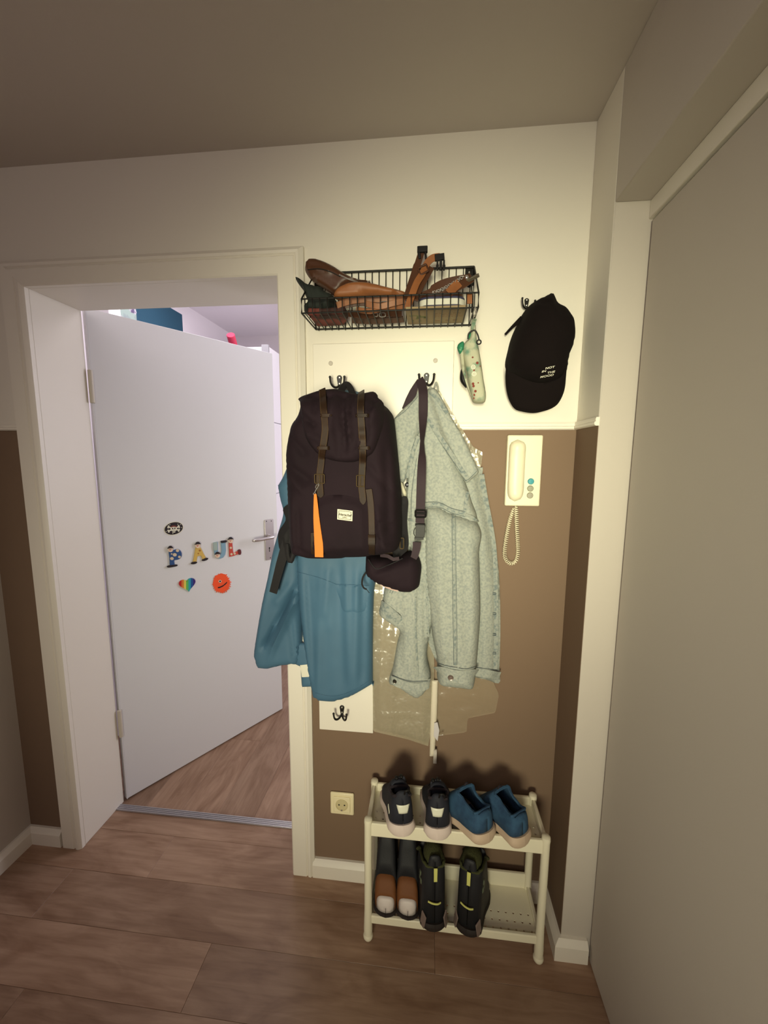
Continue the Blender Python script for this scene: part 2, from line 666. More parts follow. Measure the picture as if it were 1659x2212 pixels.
def casing(mb, side):
    # profile across the casing: (offset from the opening, projection)
    pr = [(0.0, 0.0), (0.0, 0.016), (0.004, 0.020), (0.050, 0.020), (0.054, 0.016), (0.058, 0.021), (0.066, 0.022), (0.070, 0.018), (CW, 0.012), (CW, 0.0)]
    if side == 'left':
        pr = [(0.0, 0.0), (0.0, 0.014), (0.006, 0.019), (0.013, 0.022), (0.021, 0.021), (0.026, 0.015), (0.030, 0.020), (0.074, 0.020), (CW, 0.016), (CW, 0.0)]
    if side == 'head':
        ends = [lambda o: (DX0 - o, DH + o), lambda o: (DX1 + o, DH + o)]
    else:
        sx = DX0 if side == 'left' else DX1
        sg = -1 if side == 'left' else 1
        ends = [lambda o: (sx + sg * o, 0.0), lambda o: (sx + sg * o, DH + o)]
    base = len(mb.v)
    for e in ends:
        for (o, d) in pr:
            x, z = e(o)
            mb.v.append(Vector((x, -d, z)))
    n = len(pr)
    for k in range(n - 1): mb.f.append((base + k, base + k + 1, base + n + k + 1, base + n + k))
    mb.f.append(tuple(base + k for k in range(n)))
    mb.f.append(tuple(base + n + k for k in reversed(range(n))))
    mb.f.append((base, base + n, base + 2 * n - 1, base + n - 1))
    return mb


for sd in ('left', 'right', 'head'):
    casing(MB(), sd).build('casing', M_gloss, D1, angle=30)
th = MB()
th.box(DX0, DX1, 0.151, 0.181, -0.002, 0.004)
for i in range(4): th.box(DX0, DX1, 0.1525 + i * 0.0075, 0.1565 + i * 0.0075, 0.004, 0.0062)
th.build('threshold_strip', M_alu, D1, bevel=0.0006)

# open door leaf, hinged on the left
DD = Vector((0.435, 0.68, 0)).normalized()
DN = Vector((DD.y, -DD.x, 0))            # face towards the hall
HP = Vector((-1.251, 0.205, 0))


def PD(px, py, off=0.0):                 # pixel -> point on the leaf's hall face
    h = HP + DN * (-0.0 + off)
    r = ray(px, py)
    t = ((h - CAMP).dot(DN)) / r.dot(DN)
    return CAMP + r * t


def LD(u, z, off=0.0):
    return HP + DD * u + DN * off + Vector((0, 0, z))


D2 = thing('door_2', None, None, HP, kind='structure')
def leafbox(u0, u1, d0, d1, z0, z1):
    mb = MB()
    return mb.obox(LD((u0 + u1) / 2, (z0 + z1) / 2, (d0 + d1) / 2), DD, (u1 - u0) / 2, DN, (d1 - d0) / 2, (0, 0, 1), (z1 - z0) / 2)
leafbox(0.0, 0.81, -0.026, 0.0, 0.008, 2.0).build('leaf', M_leaf, D2, bevel=0.0015)
leafbox(0.013, 0.797, -0.040, -0.026, 0.008, 1.987).build('leaf_rebate', M_leaf, D2, bevel=0.0015)
leafbox(-0.0035, 0.0, -0.026, 0.002, 0.008, 2.0).build('edge_strip', M_leaf, D2)
for z in (1.72, 0.36):
    mb = MB()
    c = LD(-0.004, z, 0.002)
    mb.tube([c + Vector((0, 0, -0.06)), c + Vector((0, 0, 0.06))], 0.0085, 12)
    mb.build('hinge', mat('hinge_cover', (200, 192, 178), 0.5), D2, bevel=0.002)
# handle with long plate
pl = [PD(573, 1123), PD(589, 1123), PD(592, 1208), PD(576, 1208)]
u0 = (PD(572, 1165) - HP).dot(DD); u1 = (PD(590.5, 1165) - HP).dot(DD)
zt, zb_ = PD(580, 1121.5).z, PD(583, 1208.5).z
ring = []
for (cu, cz, a0) in ((u1 - .008, zt - .008, 0), (u0 + .008, zt - .008, 90), (u0 + .008, zb_ + .008, 180), (u1 - .008, zb_ + .008, 270)):
    for k in range(5):
        a = R(a0 + 22.5 * k)
        ring.append(LD(cu + .008 * math.cos(a), cz + .008 * math.sin(a), 0.0005))
hp = MB().prism(ring, DN * 0.005).build('handle_plate', M_steel, D2, bevel=0.001)
for (px, py) in ((575.5, 1126), (586, 1125.5), (584, 1205)):
    MB().lathe(PD(px, py, 0.005), DN, [(0.003, 0), (0.003, 0.001), (0.001, 0.0015)], 10).build('screw', M_black, hp)
kh = PD(582, 1187, 0.0052)
mk = MB()
mk.lathe(kh + Vector((0, 0, 0.008)), DN, [(0.0045, 0), (0.0045, 0.0008)], 14)
mk.obox(kh - Vector((0, 0, 0.004)), DD, 0.002, DN, 0.0008, (0, 0, 1), 0.009)
mk.build('keyhole', M_black, hp)
hu = (PD(579, 1157) - HP).dot(DD); hz = PD(579, 1158).z
mh = MB()
mh.lathe(LD(hu, hz, 0.004), DN, [(0.011, 0), (0.011, 0.006), (0.0085, 0.008), (0.0085, 0.04)], 16)
mh.tube(spline([LD(hu + .002, hz, .042), LD(hu - .012, hz, .046), LD(hu - .05, hz - .001, .047), LD(hu - .105, hz - .002, .045), LD(hu - .118, hz - .002, .034)], 5),
        [.0095] * 5 + [.009] * 5 + [.0085] * 5 + [.008] * 5 + [.007], 12)
mh.build('handle', M_steel, D2)

# door in the right-hand recess
D3 = thing('door_3', None, None, (XD, -0.9, 0), kind='structure')
MB().box(XD + 0.004, XD + 0.044, -1.05, YR - 0.008, 0.004, 2.006).build('leaf', M_white, D3, bevel=0.002)
MB().box(XD - 0.0, 0.62, -1.74, YR, 2.012, 2.052).build('frame_head', M_gloss, D3, bevel=0.002)
MB().box(XD + 0.02, 0.62, YR - 0.02, YR, 0, 2.012).build('frame_post', M_gloss, D3)
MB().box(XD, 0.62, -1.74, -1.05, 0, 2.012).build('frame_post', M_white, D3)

# ================================================================== objects
M_pack = mat('pack_canvas', (35, 23, 30), 0.85, bump=(900, 0.25, 0.0006), mottle=(7, (28, 18, 24), 0.35, 0.7), spec=0.2)
M_packdk = mat('strap_webbing', (26, 24, 27), 0.8, bump=(700, 0.3, 0.0006))
M_leath = mat('brown_leather', (50, 33, 21), 0.55, spec=0.2, bump=(240, 0.2, 0.0008), mottle=(14, (36, 24, 16), 0.4, 0.65))
M_brass = mat('brass_buckle', (150, 130, 95), 0.35, metal=0.9)
M_orange = mat('orange_webbing', (226, 128, 48), 0.75, bump=(900, 0.3, 0.0005))
M_coat = mat('raincoat_fabric', (70, 106, 132), 0.62, bump=(420, 0.1, 0.0005), mottle=(5, (63, 97, 122), 0.35, 0.65))
M_denim = mat('light_denim', (158, 161, 152), 0.85, bump=(620, 0.3, 0.0006), mottle=(150, (136, 142, 138), 0.40, 0.66))
M_denimdk = mat('faded_denim_seam', (146, 150, 143), 0.88, bump=(220, 0.6, 0.0016), mottle=(110, (112, 122, 122), 0.46, 0.62))
M_thread = mat('denim_thread', (150, 152, 142), 0.85)
M_threaddk = mat('dark_seam', (92, 102, 106), 0.85)
M_wine = mat('purple_webbing', (46, 31, 39), 0.75, bump=(700, 0.3, 0.0006))
M_cap = mat('cap_cloth', (19, 13, 13), 0.95, spec=0.15, bump=(600, 0.3, 0.0005))
M_print = mat('white_print', (225, 222, 205), 0.8)
M_blackpr = mat('black_print', (28, 26, 24), 0.8)


def clear_plastic(name, tint, haze, gloss):
    m = bpy.data.materials.new(name)
    m.use_nodes = True
    nt = m.node_tree
    out = nt.nodes['Material Output']
    nt.nodes.remove(nt.nodes['Principled BSDF'])
    tr = nt.nodes.new('ShaderNodeBsdfTransparent')
    tr.inputs[0].default_value = (0.99, 0.985, 0.97, 1)
    gl = nt.nodes.new('ShaderNodeBsdfGlossy')
    gl.inputs['Roughness'].default_value = 0.24
    df = nt.nodes.new('ShaderNodeBsdfTranslucent')
    d2 = nt.nodes.new('ShaderNodeBsdfDiffuse')
    d2.inputs[0].default_value = rgb(tint)
    df.inputs[0].default_value = rgb(tint)
    mxd = nt.nodes.new('ShaderNodeMixShader')
    nt.links.new(d2.outputs[0], mxd.inputs[1]); nt.links.new(df.outputs[0], mxd.inputs[2])
    mxd.inputs[0].default_value = 0.3
    tc = nt.nodes.new('ShaderNodeTexCoord')
    n = nt.nodes.new('ShaderNodeTexNoise')
    n.inputs['Scale'].default_value = 16
    n.inputs['Detail'].default_value = 3
    nt.links.new(tc.outputs['Object'], n.inputs['Vector'])
    bu = nt.nodes.new('ShaderNodeBump')
    bu.inputs['Strength'].default_value = 0.5
    bu.inputs['Distance'].default_value = 0.03
    nt.links.new(n.outputs['Fac'], bu.inputs['Height'])
    nt.links.new(bu.outputs[0], gl.inputs['Normal'])
    m1 = nt.nodes.new('ShaderNodeMixShader')
    m1.inputs[0].default_value = haze
    nt.links.new(tr.outputs[0], m1.inputs[1]); nt.links.new(mxd.outputs[0], m1.inputs[2])
    m2 = nt.nodes.new('ShaderNodeMixShader')
    m2.inputs[0].default_value = gloss
    nt.links.new(m1.outputs[0], m2.inputs[1]); nt.links.new(gl.outputs[0], m2.inputs[2])
    nt.links.new(m2.outputs[0], out.inputs[0])
    return m


def rect_ring(mb, c, w, h, r, th, nrm=(0, -1, 0), rot=0.0, n=4):       # rounded wire rectangle
    c = Vector(c)
    pts = []
    for (sx, sz, a0) in ((1, 1, 0), (-1, 1, 90), (-1, -1, 180), (1, -1, 270)):
        for k in range(n):
            a = R(a0 + 90 * k / (n - 1))
            pts.append(Vector((sx * (w / 2 - r) + r * math.cos(a), 0, sz * (h / 2 - r) + r * math.sin(a))))
    q = Vector((0, -1, 0)).rotation_difference(Vector(nrm)).to_matrix() @ Matrix.Rotation(rot, 3, 'Y')
    mb.tube([c + q @ p for p in pts], th, 6, True)
    return mb


def text_mesh(body, size, shear=0.0, spacing=1.0, bold=0.0):
    cu = bpy.data.curves.new('txt', 'FONT')
    cu.body = body
    cu.size = size
    cu.shear = shear
    cu.space_character = spacing
    cu.offset = bold
    cu.align_x, cu.align_y = 'CENTER', 'CENTER'
    o = bpy.data.objects.new('txt', cu)
    COL.objects.link(o)
    dg = bpy.context.evaluated_depsgraph_get()
    me = bpy.data.meshes.new_from_object(o.evaluated_get(dg))
    vs = [v.co.copy() for v in me.vertices]
    fs = [tuple(p.vertices) for p in me.polygons]
    bpy.data.objects.remove(o)
    bpy.data.meshes.remove(me)
    bpy.data.curves.remove(cu)
    return vs, fs


# ------------------------------------------------------------------ wall fittings
pn = thing('cover_panel', 'wide white panel on the wall behind the two upper hooks, below the wire basket', 'panel', (-0.138, 0, 1.30))
MB().box(-0.3448, 0.069, -0.009, -0.0005, 1.30, 1.795).build('board', M_gloss, pn, bevel=0.002)
for (px, py) in ((714.5, 785), (940.6, 779)):
    MB().lathe(P(px, py, -0.009), (0, -1, 0), [(0.0065, 0), (0.0065, 0.002), (0.005, 0.0035), (0.001, 0.004)], 18).build('screw_cap', M_white, pn)
bd = MB().box(-0.342, -0.161, -0.011, -0.0005, 0.561, 0.86).build('hook_board', M_gloss, bevel=0.0015)
setp(bd, 'small white board low on the brown wall under the blue raincoat', 'board')


def hook(px, py, Y, label, sc=.92, tip=-.004):
    c = P(px, py, Y)
    t = thing('coat_hook', label, 'hook', c, 'black double coat hooks')
    q = lambda x, y, z: c + Vector((x * sc, -y * sc, z * sc))
    mb = MB()
    prof = []
    for k in range(9): prof.append((0.0088 * math.cos(R(20 * k + 10 - 0)), 0.0088 * math.sin(R(20 * k + 10))))
    outl = prof + [(-0.0075, -0.006), (-0.0050, -0.022), (-0.0035, -0.028), (0.0035, -0.028), (0.0050, -0.022), (0.0075, -0.006)]
    mb.prism([q(x, 0.0, z) for x, z in outl], Vector((0, -0.0045 * sc, 0)))
    mb.build('back_plate', M_black, t, bevel=0.0012)
    for s in (-1, 1):
        mb = MB()
        mb.tube(spline([q(0, .004, -.024), q(s * .007, .016, -.031), q(s * .015, .027, -.030), q(s * .021, .033, -.020), q(s * .023, .035, tip if s > 0 else -.004)], 5),
                [.0036 * sc] * 14 + [.0032 * sc] * 7, 8)
        mb.ball(q(s * .023, .035, tip + .001 if s > 0 else -.003), .0042 * sc)
        mb.build('prong', M_black, t)
    for z in (.002, -.017):
        MB().lathe(q(0, .0045, z), (0, -1, 0), [(.0036 * sc, 0), (.0032 * sc, .0012), (.001, .0018)], 12).build('screw', M_screw, t)
    return t


hook(733.5, 817, -0.010, 'black double hook on the white panel above the backpack')
hook(921.5, 812, -0.010, 'black double hook on the white panel above the denim jacket')
hook(1137.5, 650, -0.001, 'black double hook on the bare wall carrying the black cap', .74, -.014)
hook(739, 1528, -0.0115, 'empty black double hook on the small low white board')

# wall socket
so = P(740, 1732, 0)
t = thing('wall_socket', 'cream wall socket low on the brown wall between door casing and shoe rack', 'socket', (so.x, 0, so.z))
M_cream = mat('cream_plastic', (236, 224, 186), 0.35)
MB().box(so.x - .041, so.x + .041, -0.010, -0.0005, so.z - .041, so.z + .041).build('frame', M_cream, t, bevel=0.006, segs=3)
MB().box(so.x - .029, so.x + .029, -0.0135, -0.009, so.z - .029, so.z + .029).build('insert', M_cream, t, bevel=0.003)
MB().lathe((so.x, -0.0136, so.z), (0, -1, 0), [(.0215, 0), (.0215, .0015), (.019, .0015), (.0185, -.003), (.001, -.003)], 32).build('recess', mat('socket_shadow', (205, 192, 150), 0.5), t)
for s in (-1, 1):
    MB().lathe((so.x + s * .0095, -0.0128, so.z), (0, -1, 0), [(.0028, -.001), (.0028, .001), (.0005, .001)], 12).build('pin_hole', M_blackpr, t)
MB().box(so.x - .003, so.x + .003, -0.0165, -0.012, so.z - .0205, so.z - .016).build('earth_contact', M_steel, t)

# door intercom
t = thing('door_intercom', 'white wall intercom with handset and three round buttons on the brown wall', 'intercom', P(1127, 1016, 0))
M_ivory = mat('ivory_plastic', (232, 224, 196), 0.42)
a, b = P(1095, 940, -0.012), P(1161, 1093, -0.012)
x0, x1, z0, z1 = a.x + .001, b.x + .003, b.z, a.z
MB().box(x0, x1, -0.022, -0.0005, z0, z1).build('wall_plate', M_ivory, t, bevel=0.004, segs=3)
hx, hz0, hz1 = P(1117, 1016, -.03).x - .001, P(1114, 1084, -.03).z, P(1119, 949, -.03).z
mb = MB()
n = 22
hw = 0.0228
for i in range(n + 1):
    u = i / n
    z = hz0 + (hz1 - hz0) * u
    e = min(u, 1 - u) * (hz1 - hz0)
    w = hw * math.sqrt(max(1 - (1 - min(e / (hw * 1.05), 1)) ** 2, 0.0))
    if u < 0.2: w *= 0.86 + 0.7 * u
    d = 0.021 * (w / hw) ** 0.6 + 0.004 * math.exp(-((u - .12) / .1) ** 2) + .004 * math.exp(-((u - .88) / .1) ** 2)
    for k in range(15):
        an = math.pi * k / 14
        mb.v.append(Vector((hx + w * math.cos(an), -0.022 - d * math.sin(an) ** 0.7, z)))
for i in range(n):
    for k in range(14):
        mb.f.append((i * 15 + k, i * 15 + k + 1, (i + 1) * 15 + k + 1, (i + 1) * 15 + k))
    mb.f.append((i * 15 + 14, i * 15, (i + 1) * 15, (i + 1) * 15 + 14))
mb.build('handset', M_ivory, t)
for (px, py, c) in ((1146.7, 1040, (60, 150, 160)), (1145.6, 1055.4, (150, 150, 130)), (1144.8, 1070.3, (156, 152, 134))):
    bt = MB().lathe(P(px, py, -.024), (0, -1, 0), [(.0088, -.003), (.0088, .002), (.0075, .0036), (.001, .004)], 20).build('button', mat('button', c, 0.4), t)
    if c[0] == 60: bt['label'] = 'turquoise button'
cp = [(1114, 1090), (1115, 1100), (1116, 1130), (1118, 1165), (1119, 1195), (1114, 1212), (1104, 1217), (1094, 1210), (1090, 1194), (1094, 1160), (1101, 1125), (1107, 1106), (1109, 1097)]
cp = spline([P(x, y, -.012 - .006 * math.sin(i)) for i, (x, y) in enumerate(cp)], 10)
L = [0.0]
for i in range(1, len(cp)): L.append(L[-1] + (cp[i] - cp[i - 1]).length)
coil = []
NT, SEG = 62, 8
j = 0
for k in range(NT * SEG + 1):
    d = L[-1] * k / (NT * SEG)
    while j < len(L) - 2 and L[j + 1] < d: j += 1
    f = (d - L[j]) / max(L[j + 1] - L[j], 1e-9)
    p = cp[j].lerp(cp[j + 1], f)
    tg = (cp[j + 1] - cp[j]).normalized()
    s1 = tg.cross(Vector((0, -1, 0))).normalized()
    fade = min(1, k / 14, (NT * SEG - k) / 14)
    an = 2 * math.pi * k / SEG
    coil.append(p + (s1 * math.cos(an) + Vector((0, -1, 0)) * math.sin(an)) * .0055 * fade)
MB().tube(coil, .0013, 5).build('coiled_cord', M_ivory, t)

# ------------------------------------------------------------------ blue raincoat
t = thing('raincoat', 'steel blue hooded raincoat hanging behind the dark backpack', 'coat', P(730, 1514, -0.04))
coat = relief('coat_body', M_coat, t, [(655, 858), (700, 846), (780, 850), (812, 930), (814, 1200), (806, 1290), (804, 1380), (804, 1477, 1), (764, 1500), (722, 1513.5), (690, 1512, 1), (676, 1504, 1), (666, 1452), (656, 1385), (646, 1305), (641, 1235), (638, 1150), (640, 1000), (648, 900)],
              -0.034, 0.026, 0.030, 0.022, kind='round', na=0.006, ns=7, res=.009,
              folds=[(668, 1225, 684, 1500, 7, -.005), (715, 1215, 706, 1330, 7, .007), (750, 1205, 760, 1480, 9, .006), (786, 1225, 784, 1475, 7, -.006), (700, 1215, 690, 1500, 10, .006), (735, 1200, 742, 1480, 12, -.004), (775, 1215, 770, 1480, 10, .007), (660, 1215, 672, 1490, 9, .006), (790, 1230, 796, 1470, 8, -.004), (720, 1240, 715, 1360, 12, .004)])
sl = relief('sleeve', M_coat, t, [(646, 985), (627, 997), (611, 1031), (600.5, 1049, 1), (606, 1080), (612, 1107), (604, 1140), (590, 1190), (578, 1250), (564, 1315), (549, 1408), (552, 1425), (557, 1441, 1), (580, 1444, 1), (604, 1438), (628, 1434, 1), (648, 1422), (652, 1300), (650, 1100)],
            -0.030, 0.026, 0.030, 0.018, na=0.004, ns=9, res=.008,
            folds=[(645, 1262, 572, 1395, 5, -.020), (652, 1275, 592, 1400, 6, .010), (640, 1300, 585, 1425, 7, .006), (640, 1250, 600, 1300, 9, .006), (600, 1180, 560, 1400, 6, .006), (632, 1330, 640, 1425, 6, -.008)])
bk = relief('back_hem', M_coat, t, [(640, 1390), (670, 1390), (676, 1483), (652, 1484), (649, 1440), (636, 1434)], -0.034, 0.006, 0.02, 0.008, smooth=False)
lb = relief('care_label', M_print, t, [(648, 1437), (667, 1435), (670, 1462), (652, 1463)], -0.0412, 0.0008, 0.004, 0.0012, smooth=False, res=.004)
lb.ob['label'] = 'white care label'
pk = relief('pocket', M_coat, t, [(727, 1264), (760, 1264), (790, 1266), (789, 1318), (764, 1322), (741, 1319), (734, 1296)], lambda x, z: coat.F(x, z) + .0005, .0035, .012, .0, smooth=True, res=.006, na=.001, y0=-.07)
for sp_ in ([(645, 1236), (690, 1248), (726, 1262)], [(724, 1262), (760, 1263), (798, 1265)], [(682, 1497), (722, 1504), (764, 1491), (798, 1470)]):
    MB().tube(coat.path(sp_, .0006), .0010, 6).build('seam', M_coat, t)
relief('hood', M_coat, t, [(651, 868), (664, 856), (700, 850), (760, 850), (790, 870), (800, 930), (760, 980), (680, 980), (648, 930)], -0.045, .02, .05, .03, kind='soft', res=.012)

# ------------------------------------------------------------------ backpack
t = thing('backpack', 'dark plum canvas backpack with brown leather straps on the left hook', 'backpack', P(740, 1200, -0.15))
BPB = -0.135
body = relief('pack_body', M_pack, t, [(660, 868), (690, 862), (760, 860), (805, 862), (826, 873), (843, 889), (849, 912), (855, 968), (861, 1033), (865, 1089), (866, 1154), (862, 1178), (852, 1190), (822, 1196), (789, 1200), (756, 1202), (724, 1204), (680, 1203), (659, 1199), (638, 1192), (633, 1170), (630, 1137), (627, 1090), (625, 1033), (624, 985), (629, 947), (636, 919), (650, 897)],
              BPB, 0.085, 0.055, 0.060, na=0.010, ns=11, res=.0075,
              folds=[(636, 1000, 690, 1040, 8, -.012), (636, 1020, 680, 1062, 6, .008), (640, 940, 680, 985, 7, -.010), (838, 960, 846, 1150, 7, -.012), (820, 1080, 838, 1185, 6, .010), (650, 1060, 655, 1180, 8, .009), (664, 1090, 668, 1190, 6, -.008), (812, 1140, 860, 1110, 5, .008), (815, 1150, 860, 1165, 5, -.008), (640, 1160, 690, 1190, 6, -.007), (800, 1000, 850, 1060, 7, -.008)])
pocket = relief('front_pocket', M_pack, t, [(674, 1112), (681, 1088), (698, 1074), (724, 1069), (750, 1071), (778, 1080), (793, 1096), (797, 1120), (798, 1190), (756, 1196), (724, 1198), (676, 1196)],
                lambda x, z: body.F(x, z) - .001, .012, .022, .0, kind='soft', res=.008, y0=-.2, na=.003, ns=12, folds=[(700, 1140, 745, 1190, 9, .003), (765, 1120, 775, 1190, 8, -.003)])
flap = relief('top_flap', M_pack, t, [(644, 862), (652, 856), (662, 852.5), (688, 844), (707, 841), (724, 840), (734, 842), (748, 846.5), (772, 851), (790, 848.5), (804, 845.8), (811, 848), (815, 853), (816, 859), (825, 866), (829, 877), (828, 911), (819, 944), (806, 976), (789, 988), (765, 997.6), (732, 997), (704, 990), (683, 977), (664, 952), (656, 928), (652, 902), (650, 884), (648, 868)],
              lambda x, z: min(body.F(x, z) - .004, BPB - .045), .022, .028, .012, res=.0065, y0=-.2, na=.010, ns=18,
              folds=[(728, 845, 722, 940, 6, .010), (745, 852, 752, 985, 6, -.014), (757, 880, 764, 960, 5, .010), (660, 900, 692, 925, 6, -.014), (655, 925, 700, 955, 6, .010), (812, 858, 798, 892, 5, -.014), (818, 880, 800, 925, 6, .010), (690, 860, 688, 900, 5, -.008), (765, 860, 770, 905, 5, -.010), (805, 900, 792, 960, 6, -.009), (735, 930, 740, 990, 5, -.008), (675, 930, 712, 985, 5, -.007), (790, 930, 775, 985, 5, .008)])


def pack_top(px, py, off):
    p = P(px, py, -.2)
    s = flap if flap.dist(np.array([[p.x, p.z]]))[0] > .002 else body
    return s.at(px, py, off)


def strap_on(pts, off, n=6):
    q = spline([Vector((a, b, 0)) for a, b in pts], n)
    w = [pack_top(v.x, v.y, off) for v in q]
    for _ in range(2):
        w = [w[0]] + [(w[i - 1] + w[i] * 2 + w[i + 1]) / 4 for i in range(1, len(w) - 1)] + [w[-1]]
    return w


def tip(ws, n):
    return [ws] * n


SL = [(697, 842), (698.7, 862), (700, 884), (702.7, 908), (703.6, 928), (701, 952), (697, 976), (694.6, 1001), (692, 1022), (691.3, 1041), (692.8, 1060), (693.8, 1075)]
SR = [(781.6, 847), (780.2, 862), (779.6, 880), (780, 897), (781.6, 920), (783, 944), (784, 968), (784, 993), (782.5, 1025), (781.5, 1049), (783.5, 1068), (785.5, 1090)]
for path, first in ((SL, 844), (SR, 850)):
    w = strap_on(path, .003)
    ws = [.0178] * len(w)
    ws[-1], ws[-2], ws[-3] = .002, .009, .0145
    st = MB().ribbon(w, ws, .0028).build('leather_strap', M_leath, t, bevel=.0007)
    mb = MB()
    for s in (-1, 1):
        mb.tube([p + Vector((s * .0068, -.0031, 0)) for p in w[:-4]], .0005, 5)
    mb.build('stitching', mat('thread', (84, 64, 40), 0.7), st)
for (px, py, w) in ((706, 898, .028), (783, 898, .030), (699, 968, .028), (786.5, 968, .026)):
    c = pack_top(px, py, .0062)
    mb = MB()
    mb.ribbon([c + Vector((-w / 2, .005, 0)), c + Vector((-w * .4, .001, 0)), c, c + Vector((w * .4, .001, 0)), c + Vector((w / 2, .005, 0))], .0085, .0022)
    for s in (-1, 1): mb.ball(c + Vector((s * w * .44, -.001, 0)), .0024, n=8, m=6)
    mb.build('strap_keeper', M_leath, t, bevel=.0006)
for (px, py, w, h) in ((692, 1034, .0245, .0225), (779.8, 1038.5, .0195, .028)):
    c = pack_top(px, py, .0085)
    mb = rect_ring(MB(), c, w, h, .002, .0013)
    mb.tube([c + Vector((0, 0, h * .5)), c + Vector((0.0005, -.002, h * .1)), c + Vector((0, -.001, -h * .48))] if w > .022 else [c + Vector((0, 0, h * .5)), c + Vector((0, -.002, 0)), c + Vector((0, 0, -h * .5))], .0009, 6)
    mb.build('buckle', M_brass, t)
w = strap_on([(797, 1056), (801, 1085), (803, 1121), (803.6, 1154), (803.6, 1196)], .003)
MB().ribbon(w, .0165, .0025).build('leather_strap', M_leath, t, bevel=.0007)
w = strap_on([(679, 1150), (679, 1170), (680, 1196)], .003)
MB().ribbon(w, .0165, .0025).build('leather_strap', M_leath, t, bevel=.0007)
w = strap_on([(803.6, 1154), (803.7, 1164), (803.7, 1176)], .0065)
MB().ribbon(w, .0185, .002).build('strap_keeper', M_leath, t, bevel=.0006)
# woven label
lc = [(729.5, 1099), (762.5, 1102.5), (761.8, 1125.5), (729, 1121.5)]
lq = [pocket.at(x, y, .0022) for x, y in lc]
org, ex, ez = lq[3], (lq[2] - lq[3]), (lq[0] - lq[3])
en = ex.cross(ez).normalized()
if en.y > 0: en = -en
M_lab = mat('woven_label', (222, 216, 194), 0.85, bump=(900, .2, .0004))
la = MB().prism([org + ex + ez + en * .002, org + ez + en * .002, org + en * .002, org + ex + en * .002], en * .0012).build('woven_label', M_lab, t, bevel=.0005)
la['label'] = 'cream woven label'
lw, lh = ex.length, ez.length
LQ = lambda u, v, o=.0016: org + ex * u + ez * v + en * (o + .0024)
mb = MB()
for (u0, v0, u1, v1) in ((.09, .12, .91, .15), (.09, .85, .91, .88), (.09, .12, .115, .88), (.885, .12, .91, .88)):
    mb.prism([LQ(u0, v0, .0011), LQ(u1, v0, .0011), LQ(u1, v1, .0011), LQ(u0, v1, .0011)], en * .0004)
for (body_, sz, sh, cu, cv, bo) in (('Herschel', .0088, .35, .5, .52, .00018), ('SUPPLY', .0036, 0, .5, .27, .0001)):
    vs, fs = text_mesh(body_, sz, sh, 1.0, bo)
    mb.add([LQ(cu + v.x / lw, cv + v.y / lh, .0015) for v in vs], fs)
mb.build('label_print', M_blackpr, la)
# grab loop over the hook, shoulder straps behind
mb = MB()
lp = spline([P(722, 868, -.09), P(738, 842, -.062), P(748, 831, -.047), P(757, 840, -.06), P(768, 868, -.09)], 6)
mb.ribbon(lp, .018, .003, (0.35, -1, 0.3))
mb.build('grab_loop', M_packdk, t)
lh_ = Surf([(627, 1088), (615, 1094), (611, 1103), (617, 1123), (602, 1148), (601, 1171), (606, 1190), (625, 1205), (640, 1195), (642, 1120), (640, 1088)], -.085, .022, .03, .02, res=.008)
mb = MB(); lh_.fill(mb, .02)
mb.ribbon([P(625, 1150, -.095), P(616, 1185, -.098), P(606, 1220, -.098), P(598, 1250, -.096), P(590.5, 1280, -.092)], [.026, .028, .027, .0245, .0235], .003)
mb.tube(spline([P(620, 1175, -.1), P(622, 1200, -.105), P(628, 1212, -.105), P(634, 1195, -.1)], 4), .008, 8)
mb.build('shoulder_strap', M_packdk, t)
rs = Surf([(866, 1076), (881, 1080), (879, 1130), (882, 1180), (872, 1196), (850, 1205), (846, 1120)], -.088, .012, .02, .015, res=.008)
mb = MB(); rs.fill(mb, .01)
mb.build('shoulder_strap', M_packdk, t)
mb = MB()
rect_ring(mb, P(868, 1174, -.125), .010, .03, .003, .0016)
mb.build('strap_slider', M_brass, t)

# orange key strap clipped to the left buckle
t = thing('key_strap', 'orange webbing key strap clipped to the left buckle of the backpack', 'strap', pack_top(689, 1203, .01))
ya = pack_top(682, 1067, .009).y
w = spline([P(x, y, ya - .006 * u) for x, y, u in ((681.5, 1067, 0), (682.5, 1090, .6), (684, 1120, 1), (687, 1154, 1), (689.2, 1180, .8), (689.8, 1203, .6))], 5)
m = len(w)
ws = [.006 + (.0225 - .006) * min(1, (i / (m - 1)) * 1.35) ** 0.9 for i in range(m)]
MB().ribbon(w, ws, .003).build('webbing', M_orange, t, bevel=.0005)
mb = MB()
c0 = pack_top(688.5, 1046, .010); c1 = pack_top(682, 1066, .010)
mb.tube(spline([c0 + Vector((.001, 0, .003)), c0 + Vector((.004, -.002, 0)), c0.lerp(c1, .3) + Vector((.003, -.001, 0)), c0.lerp(c1, .6), c1 + Vector((0, 0, .002))], 4), .0012, 6)
rect_ring(mb, c0.lerp(c1, .22), .006, .010, .0028, .0009, rot=.4)
rect_ring(mb, c1 + Vector((0, -.001, 0)), .006, .005, .0024, .0009)
mb.build('clasp', M_steel, t)

